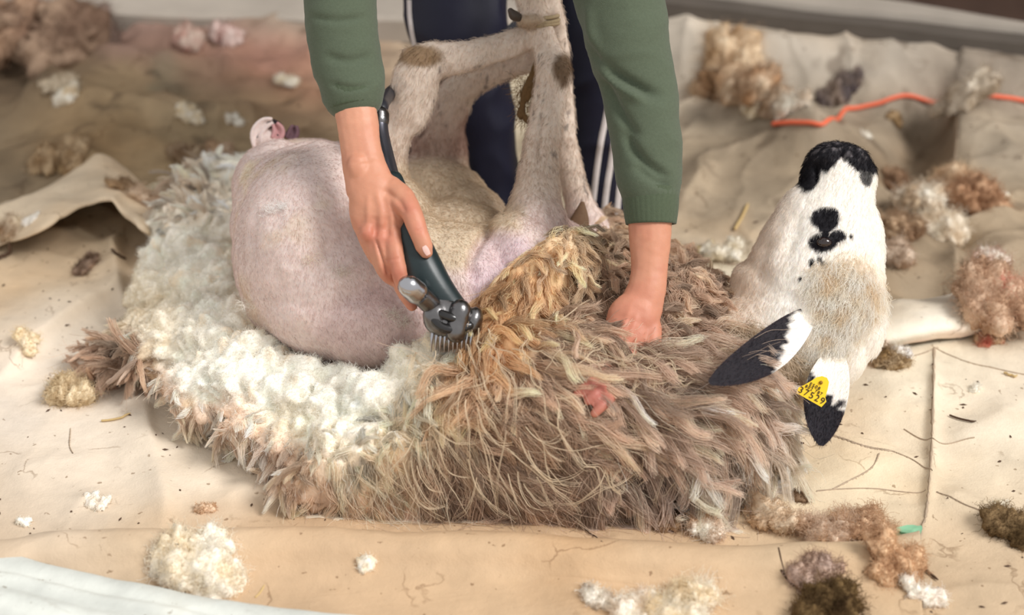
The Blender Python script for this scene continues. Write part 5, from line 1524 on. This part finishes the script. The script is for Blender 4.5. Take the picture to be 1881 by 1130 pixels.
WH = (246, 240, 228); WC = (236, 222, 196)
tuft(372, 1042, .046, WH, WC, 'bright white wool scrap on the front canvas fold, left of the fleece', n=2600, hl=.010, rot=-50, elong=1.1)
tuft(1235, 1108, .038, WH, (240, 222, 190), 'large white wool scrap at the bottom edge, on the front canvas', n=1800, elong=1.2)
tuft(1165, 1122, .026, (232, 216, 196), WH, 'cream wool scrap touching the white scrap at the bottom edge', n=900, elong=1.3)
tuft(1098, 1100, .020, WH, (190, 172, 150), 'small long white scrap left of the bottom-edge wool', n=700, elong=1.6, rot=-35)
tuft(672, 1042, .012, WH, WC, 'tiny upright white wisp on the front fold under the fleece', n=260, flatn=1.1)
tuft(1290, 965, .028, WH, (196, 160, 126), 'white and brown wool scrap below the locks, before the front fold', n=1100, elong=1.2, rot=-15)
tuft(1235, 962, .020, (150, 122, 96), (190, 160, 128), 'brownish wool scrap left of the white and brown one', n=600, elong=1.2)
tuft(1415, 948, .026, (196, 164, 130), (226, 206, 180), 'tan twist of wool above the front fold, nearest the sheep\'s locks', n=800, elong=1.4, rot=-20, flatn=.8)
tuft(1408, 964, .011, WH, (240, 230, 214), 'tiny white fluff under the tan twist', n=300)
tuft(1520, 985, .040, (226, 206, 186), (200, 166, 134), 'fluffy cream lock heaped in the middle of the large near tangle', n=2200, hl=.016, elong=1.2, flatn=.7)
tuft(1595, 975, .034, (216, 184, 152), (176, 140, 110), 'tan lock arching at the top of the large near tangle', n=1600, hl=.016, flatn=.9)
tuft(1640, 1030, .030, (220, 186, 150), (188, 150, 116), 'peach-brown curl at the right end of the large near tangle', n=1500, hl=.014, flatn=1.0)
tuft(1500, 1050, .024, (190, 166, 152), (170, 142, 122), 'mauve-brown wool trailing down from the near tangle', n=1200, hl=.014)
tuft(1515, 1110, .034, (70, 52, 34), (128, 104, 70), 'dark dung-matted wool clump at the bottom edge', n=1500, hl=.016, elong=1.5, flatn=.5)
tuft(1690, 1088, .018, (232, 220, 206), WH, 'pale wool scrap at the foot of the long seam', n=700, elong=1.4)
tuft(1470, 912, .013, (112, 88, 68), (160, 136, 112), 'small dark brown scrap with a hair spike, right of the locks', n=350)
tuft(1785, 716, .012, WH, WH, 'small white fluff right of the seam, below the stitched edge', n=420, flatn=.4)
tuft(1835, 942, .016, WH, WC, 'white wool tip on the dark straw clump at the right edge', n=500)
tuft(1850, 975, .028, (96, 76, 50), (140, 116, 84), 'dark straw-filled wool clump near the right edge', n=1000, hl=.02, elong=1.3, rot=-35)
tuft(1640, 668, .026, (150, 122, 84), (206, 186, 156), 'flat brown clump at the foot of the pale strip', n=900, elong=1.4, flatn=.45)
tuft(1655, 652, .013, WH, (226, 220, 214), 'round white puff resting above the flat brown clump', n=500, flatn=1.1)
tuft(1607, 655, .012, (206, 190, 172), (150, 126, 100), 'small grey-brown scrap left of the round white puff', n=400, elong=1.5)
tuft(1830, 560, .050, (176, 140, 112), (222, 194, 168), 'brown wool with blood marks on the pale strip, right edge', n=2400, hl=.018, flatn=.7, rot=-10)
tuft(1868, 585, .036, (226, 196, 172), (206, 120, 104), 'pinkish wool beside the blood-marked brown wool, right edge', n=1500, hl=.014, flatn=.7)
tuft(1815, 625, .020, (190, 160, 128), (206, 120, 100), 'thin red-tipped wool tail hanging from the pale strip', n=600, elong=1.0, flatn=.5, rot=75)
# back right heap
hp_ = 'tufts of the heap right of the head'
for (x, y, s, c1_, c2_, lb) in ((1680, 365, .040, WH, (206, 184, 156), 'white lock at upper left of the heap right of the head'), (1738, 335, .036, (214, 184, 150), (236, 216, 188), 'cream lock topping the heap right of the head'),
                               (1790, 355, .046, (170, 132, 102), (206, 170, 138), 'reddish-brown lock at the right of the heap beside the head'), (1715, 415, .044, (226, 208, 182), (246, 238, 224), 'pale folded lock low in the heap right of the head'),
                               (1650, 345, .030, (140, 110, 86), (180, 150, 122), 'brown lock nearest the muzzle in the heap'), (1648, 420, .036, (150, 120, 94), (206, 180, 150), 'brown and cream lock by the forehead, low in the heap'),
                               (1640, 470, .026, (232, 216, 198), (180, 150, 122), 'small pale lock lying just right of the forehead')):
    tuft(x, y, s, c1_, c2_, lb, 'heap of wool right of the head', n=1700, hl=.018, flatn=.85)
# back heap right of the sleeve
for (x, y, s, c1_, c2_, lb) in ((1335, 100, .050, (190, 156, 118), (226, 204, 174), 'tan lock topping the heap behind the green sleeve'), (1320, 150, .052, (206, 180, 150), (150, 118, 88), 'brown and cream lock at the foot of the heap behind the sleeve'),
                               (1375, 150, .048, (170, 132, 98), (226, 206, 180), 'brown lock at the right of the heap behind the sleeve'), (1392, 186, .024, WH, WC, 'white ball of wool in front of the heap behind the sleeve'),
                               (1420, 190, .030, (176, 148, 120), (220, 200, 176), 'small tan lock trailing right from the heap'), (1450, 190, .026, WH, (214, 198, 178), 'off-white lock at the right end of the trailing heap')):
    tuft(x, y, s, c1_, c2_, lb, 'heap of wool behind the sleeve', n=1300, hl=.02, flatn=.85)
tuft(1540, 162, .034, (96, 86, 86), (150, 132, 118), 'dark grey scrap on the pale bank behind the head', n=900, elong=1.2)
tuft(1770, 178, .048, (226, 214, 196), (170, 152, 130), 'off-white scrap lying on the orange cord', n=1300, flatn=.7)
tuft(1590, 247, .013, WH, WH, 'tiny white fleck below the orange cord', n=250)
tuft(1640, 214, .016, (140, 112, 78), (176, 150, 116), 'small brown scrap under the orange cord', n=300, elong=1.4)
tuft(1838, 360, .014, WH, WC, 'white fleck right of the heap by the head', n=260)
tuft(1828, 478, .024, WH, (196, 150, 130), 'white scrap with a reddish side at the right edge', n=800)
tuft(1330, 466, .022, WH, (226, 214, 190), 'flat white scrap between the sleeve and the sheep\'s jaw', n=800, elong=1.8, flatn=.4, rot=-12)
tuft(1290, 458, .012, WH, (190, 166, 120), 'tiny white scrap left of the flat white one', n=240, elong=1.4)
tuft(1338, 524, .010, (150, 112, 60), (190, 154, 100), 'small brown crumb between wool and jaw', n=200)
# left side
tuft(345, 215, .020, (232, 214, 180), WH, 'cream scrap on the middle of the back canvas', n=500, elong=1.4, rot=-15)
tuft(362, 220, .013, WH, WC, 'white fleck touching the cream scrap on the back canvas', n=300)
tuft(125, 175, .024, (226, 208, 178), WH, 'cream scrap on the ridge at the far left', n=700, rot=-60, elong=1.2)
tuft(115, 152, .028, (206, 192, 170), (186, 168, 144), 'greyish flat scrap above the cream scrap at the far left', n=600, elong=1.5, flatn=.35)
tuft(434, 222, .016, (214, 204, 188), WH, 'small white scrap left of the rump on the back canvas', n=300, elong=1.4)
tuft(532, 150, .020, WH, WC, 'white scrap just left of the green cuff, on the stained canvas', n=500, elong=1.3)
tuft(110, 290, .036, (150, 122, 90), (196, 172, 140), 'brown and cream clump on the grey canvas at the left', n=900, elong=1.2)
tuft(128, 300, .018, (190, 160, 116), (222, 200, 166), 'small tan knot on the brown and cream clump', n=400)
tuft(85, 66, .11, (122, 98, 82), (168, 142, 120), 'large brown lump of wool in the far left corner', n=1500, hl=.02, flatn=.8)
tuft(5, 70, .10, (120, 92, 76), (170, 140, 116), 'dull brown lump of wool at the left end of the far heap', n=1200, hl=.02, flatn=.8)
tuft(165, 62, .07, (96, 78, 70), (150, 130, 118), 'dark lump of wool at the right end of the far heap', n=900, hl=.02, flatn=.8)
tuft(340, 70, .035, (214, 194, 180), (196, 150, 136), 'pale scrap on the red-stained canvas, left one', n=600, elong=1.4)
tuft(408, 62, .035, (222, 204, 196), (206, 170, 160), 'pale pink scrap on the red-stained canvas, right one', n=600, elong=1.3)
tuft(20, 425, .028, (150, 118, 88), (240, 226, 202), 'white and brown scrap at the left edge beside the raised flap', n=800)
tuft(60, 402, .014, (236, 230, 222), WH, 'grey-white scrap in the crease of the raised flap', n=300)
tuft(160, 485, .018, (96, 74, 58), (176, 150, 130), 'dark dried scrap left of the fleece, below the flap', n=500, rot=70, elong=1.3)
tuft(45, 625, .020, (236, 216, 180), WC, 'cream wool scrap on the left canvas panel', n=500, flatn=.4)
tuft(92, 706, .011, WH, WC, 'tiny white fluff on the left canvas panel', n=200, flatn=.4)
tuft(140, 718, .030, (206, 184, 148), (226, 208, 176), 'curled cream tuft lying beside the fleece\'s left corner', n=1300, hl=.018, flatn=.8)
tuft(240, 348, .024, (120, 96, 72), (190, 160, 126), 'brown scrap behind the raised flap', n=600, elong=1.3)
tuft(290, 372, .034, (226, 204, 180), (190, 160, 130), 'pinkish cream tuft between the raised flap and fleece', n=1000, hl=.016, elong=1.3)
tuft(345, 285, .032, (196, 176, 150), (150, 124, 98), 'pale brown tuft behind the top end of the fleece', n=900, hl=.018)
tuft(395, 285, .030, (190, 160, 130), (226, 204, 180), 'pinkish upright tuft left of the rump', n=800, hl=.018, flatn=.9)
tuft(370, 938, .013, (196, 160, 126), (226, 200, 172), 'flat tan crumb of wool under the fleece, behind the front fold', n=360, flatn=.3, elong=1.5)
tuft(45, 962, .010, WH, WH, 'tiny white fluff at the left end of the front fold', n=200)
tuft(175, 925, .015, (236, 222, 204), WH, 'small cream shred on a crease of the left canvas', n=240, flatn=.4, elong=1.6, rot=-15)
lap_t('tufts')

# straws, twigs
M_STRAW = simple('straw', srgb(198, 170, 118), .6); M_TWIG = simple('dark_twig', srgb(84, 62, 46), .8)
for (x0, y0, x1, y1, rr, mt, lb, ct) in (
        (1350, 425, 1374, 378, .0028, M_STRAW, 'yellow straw lying between the green sleeve and the sheep\'s jaw', 'straw'),
        (188, 776, 240, 764, .0015, M_STRAW, 'tan straw beside the curled tuft on the left', 'straw'),
        (470, 1100, 486, 1078, .0014, M_STRAW, 'short straw on the front canvas fold', 'straw'),
        (1745, 766, 1792, 778, .0014, M_TWIG, 'thin dark twig on the right canvas panel', 'twig'),
        (1684, 1036, 1722, 1070, .0016, M_TWIG, 'thin brown twig crossing the lower seam', 'twig'),
        (1430, 1010, 1442, 1060, .0012, M_TWIG, 'hair-thin stalk left of the near tangle', 'twig'),
        (1435, 1052, 1458, 1080, .0018, M_TWIG, 'bent dark twig left of the dung-matted clump', 'twig'),
        (1460, 812, 1476, 818, .0016, M_TWIG, 'short dark splinter left of the tagged ear tip', 'twig'),
        (1845, 688, 1868, 694, .0016, M_STRAW, 'short straw on the stitched edge at the right', 'straw'),
        (0, 478, 26, 462, .0030, M_TWIG, 'dark curved twig at the left edge', 'twig'),
        (206, 462, 232, 480, .0022, M_TWIG, 'dark splinter on the canvas beside the fleece', 'twig'),
        (1050, 955, 1110, 1000, .0008, M_TWIG, 'long dark hair lying on the front fold', 'twig')):
    n = 8; xs = np.linspace(x0, x1, n); ys = np.linspace(y0, y1, n) + 2.5 * np.sin(np.linspace(0, pi, n))
    g = np.array([GG(a, b)[:2] for a, b in zip(xs, ys)])
    lift = .033 if 975 < (y0 + y1) / 2 < 1040 else (.012 if y0 > 1040 else 0)
    z = np.array([top_at(a_, b_) for a_, b_ in g]) + rr + .001
    Vc, Fc = tube(np.column_stack([g, z]), [rr] * (n - 1) + [rr * .5], n=6, m=12, side=(0, 0, 1))
    tag(put(ct, mesh_arrays(ct, Vc, Fc), mt), lb, ct)
# crumbs that nobody would count
r = np.random.default_rng(77); parts = []
k = 620
X = r.uniform(-.78, .9, k); Y = r.uniform(-.72, .9, k); Z = ground_h(X, Y)
for x, y, z in zip(X, Y, Z):
    s = r.uniform(.0006, .0020); a = r.uniform(0, pi); u = np.array([cos(a), sin(a), 0]); v = np.array([-sin(a), cos(a), 0]); c = np.array([x, y, z + .0008]); l = s * r.uniform(1, 3.2)
    Vx = np.array([c - u * l, c - v * s, c + u * l, c + v * s, c + np.array([0, 0, s])]); parts.append((Vx, np.array([(0, 1, 4, 4), (1, 2, 4, 4), (2, 3, 4, 4), (3, 0, 4, 4)])))
Vx, Fx = join(parts)
cr_ = tag(put('crumbs', tris_to_mesh('crumbs', Vx, Fx), M_TWIG), 'dark crumbs of dirt scattered over the tarpaulin', 'litter', kind='stuff')
lap_t('done')
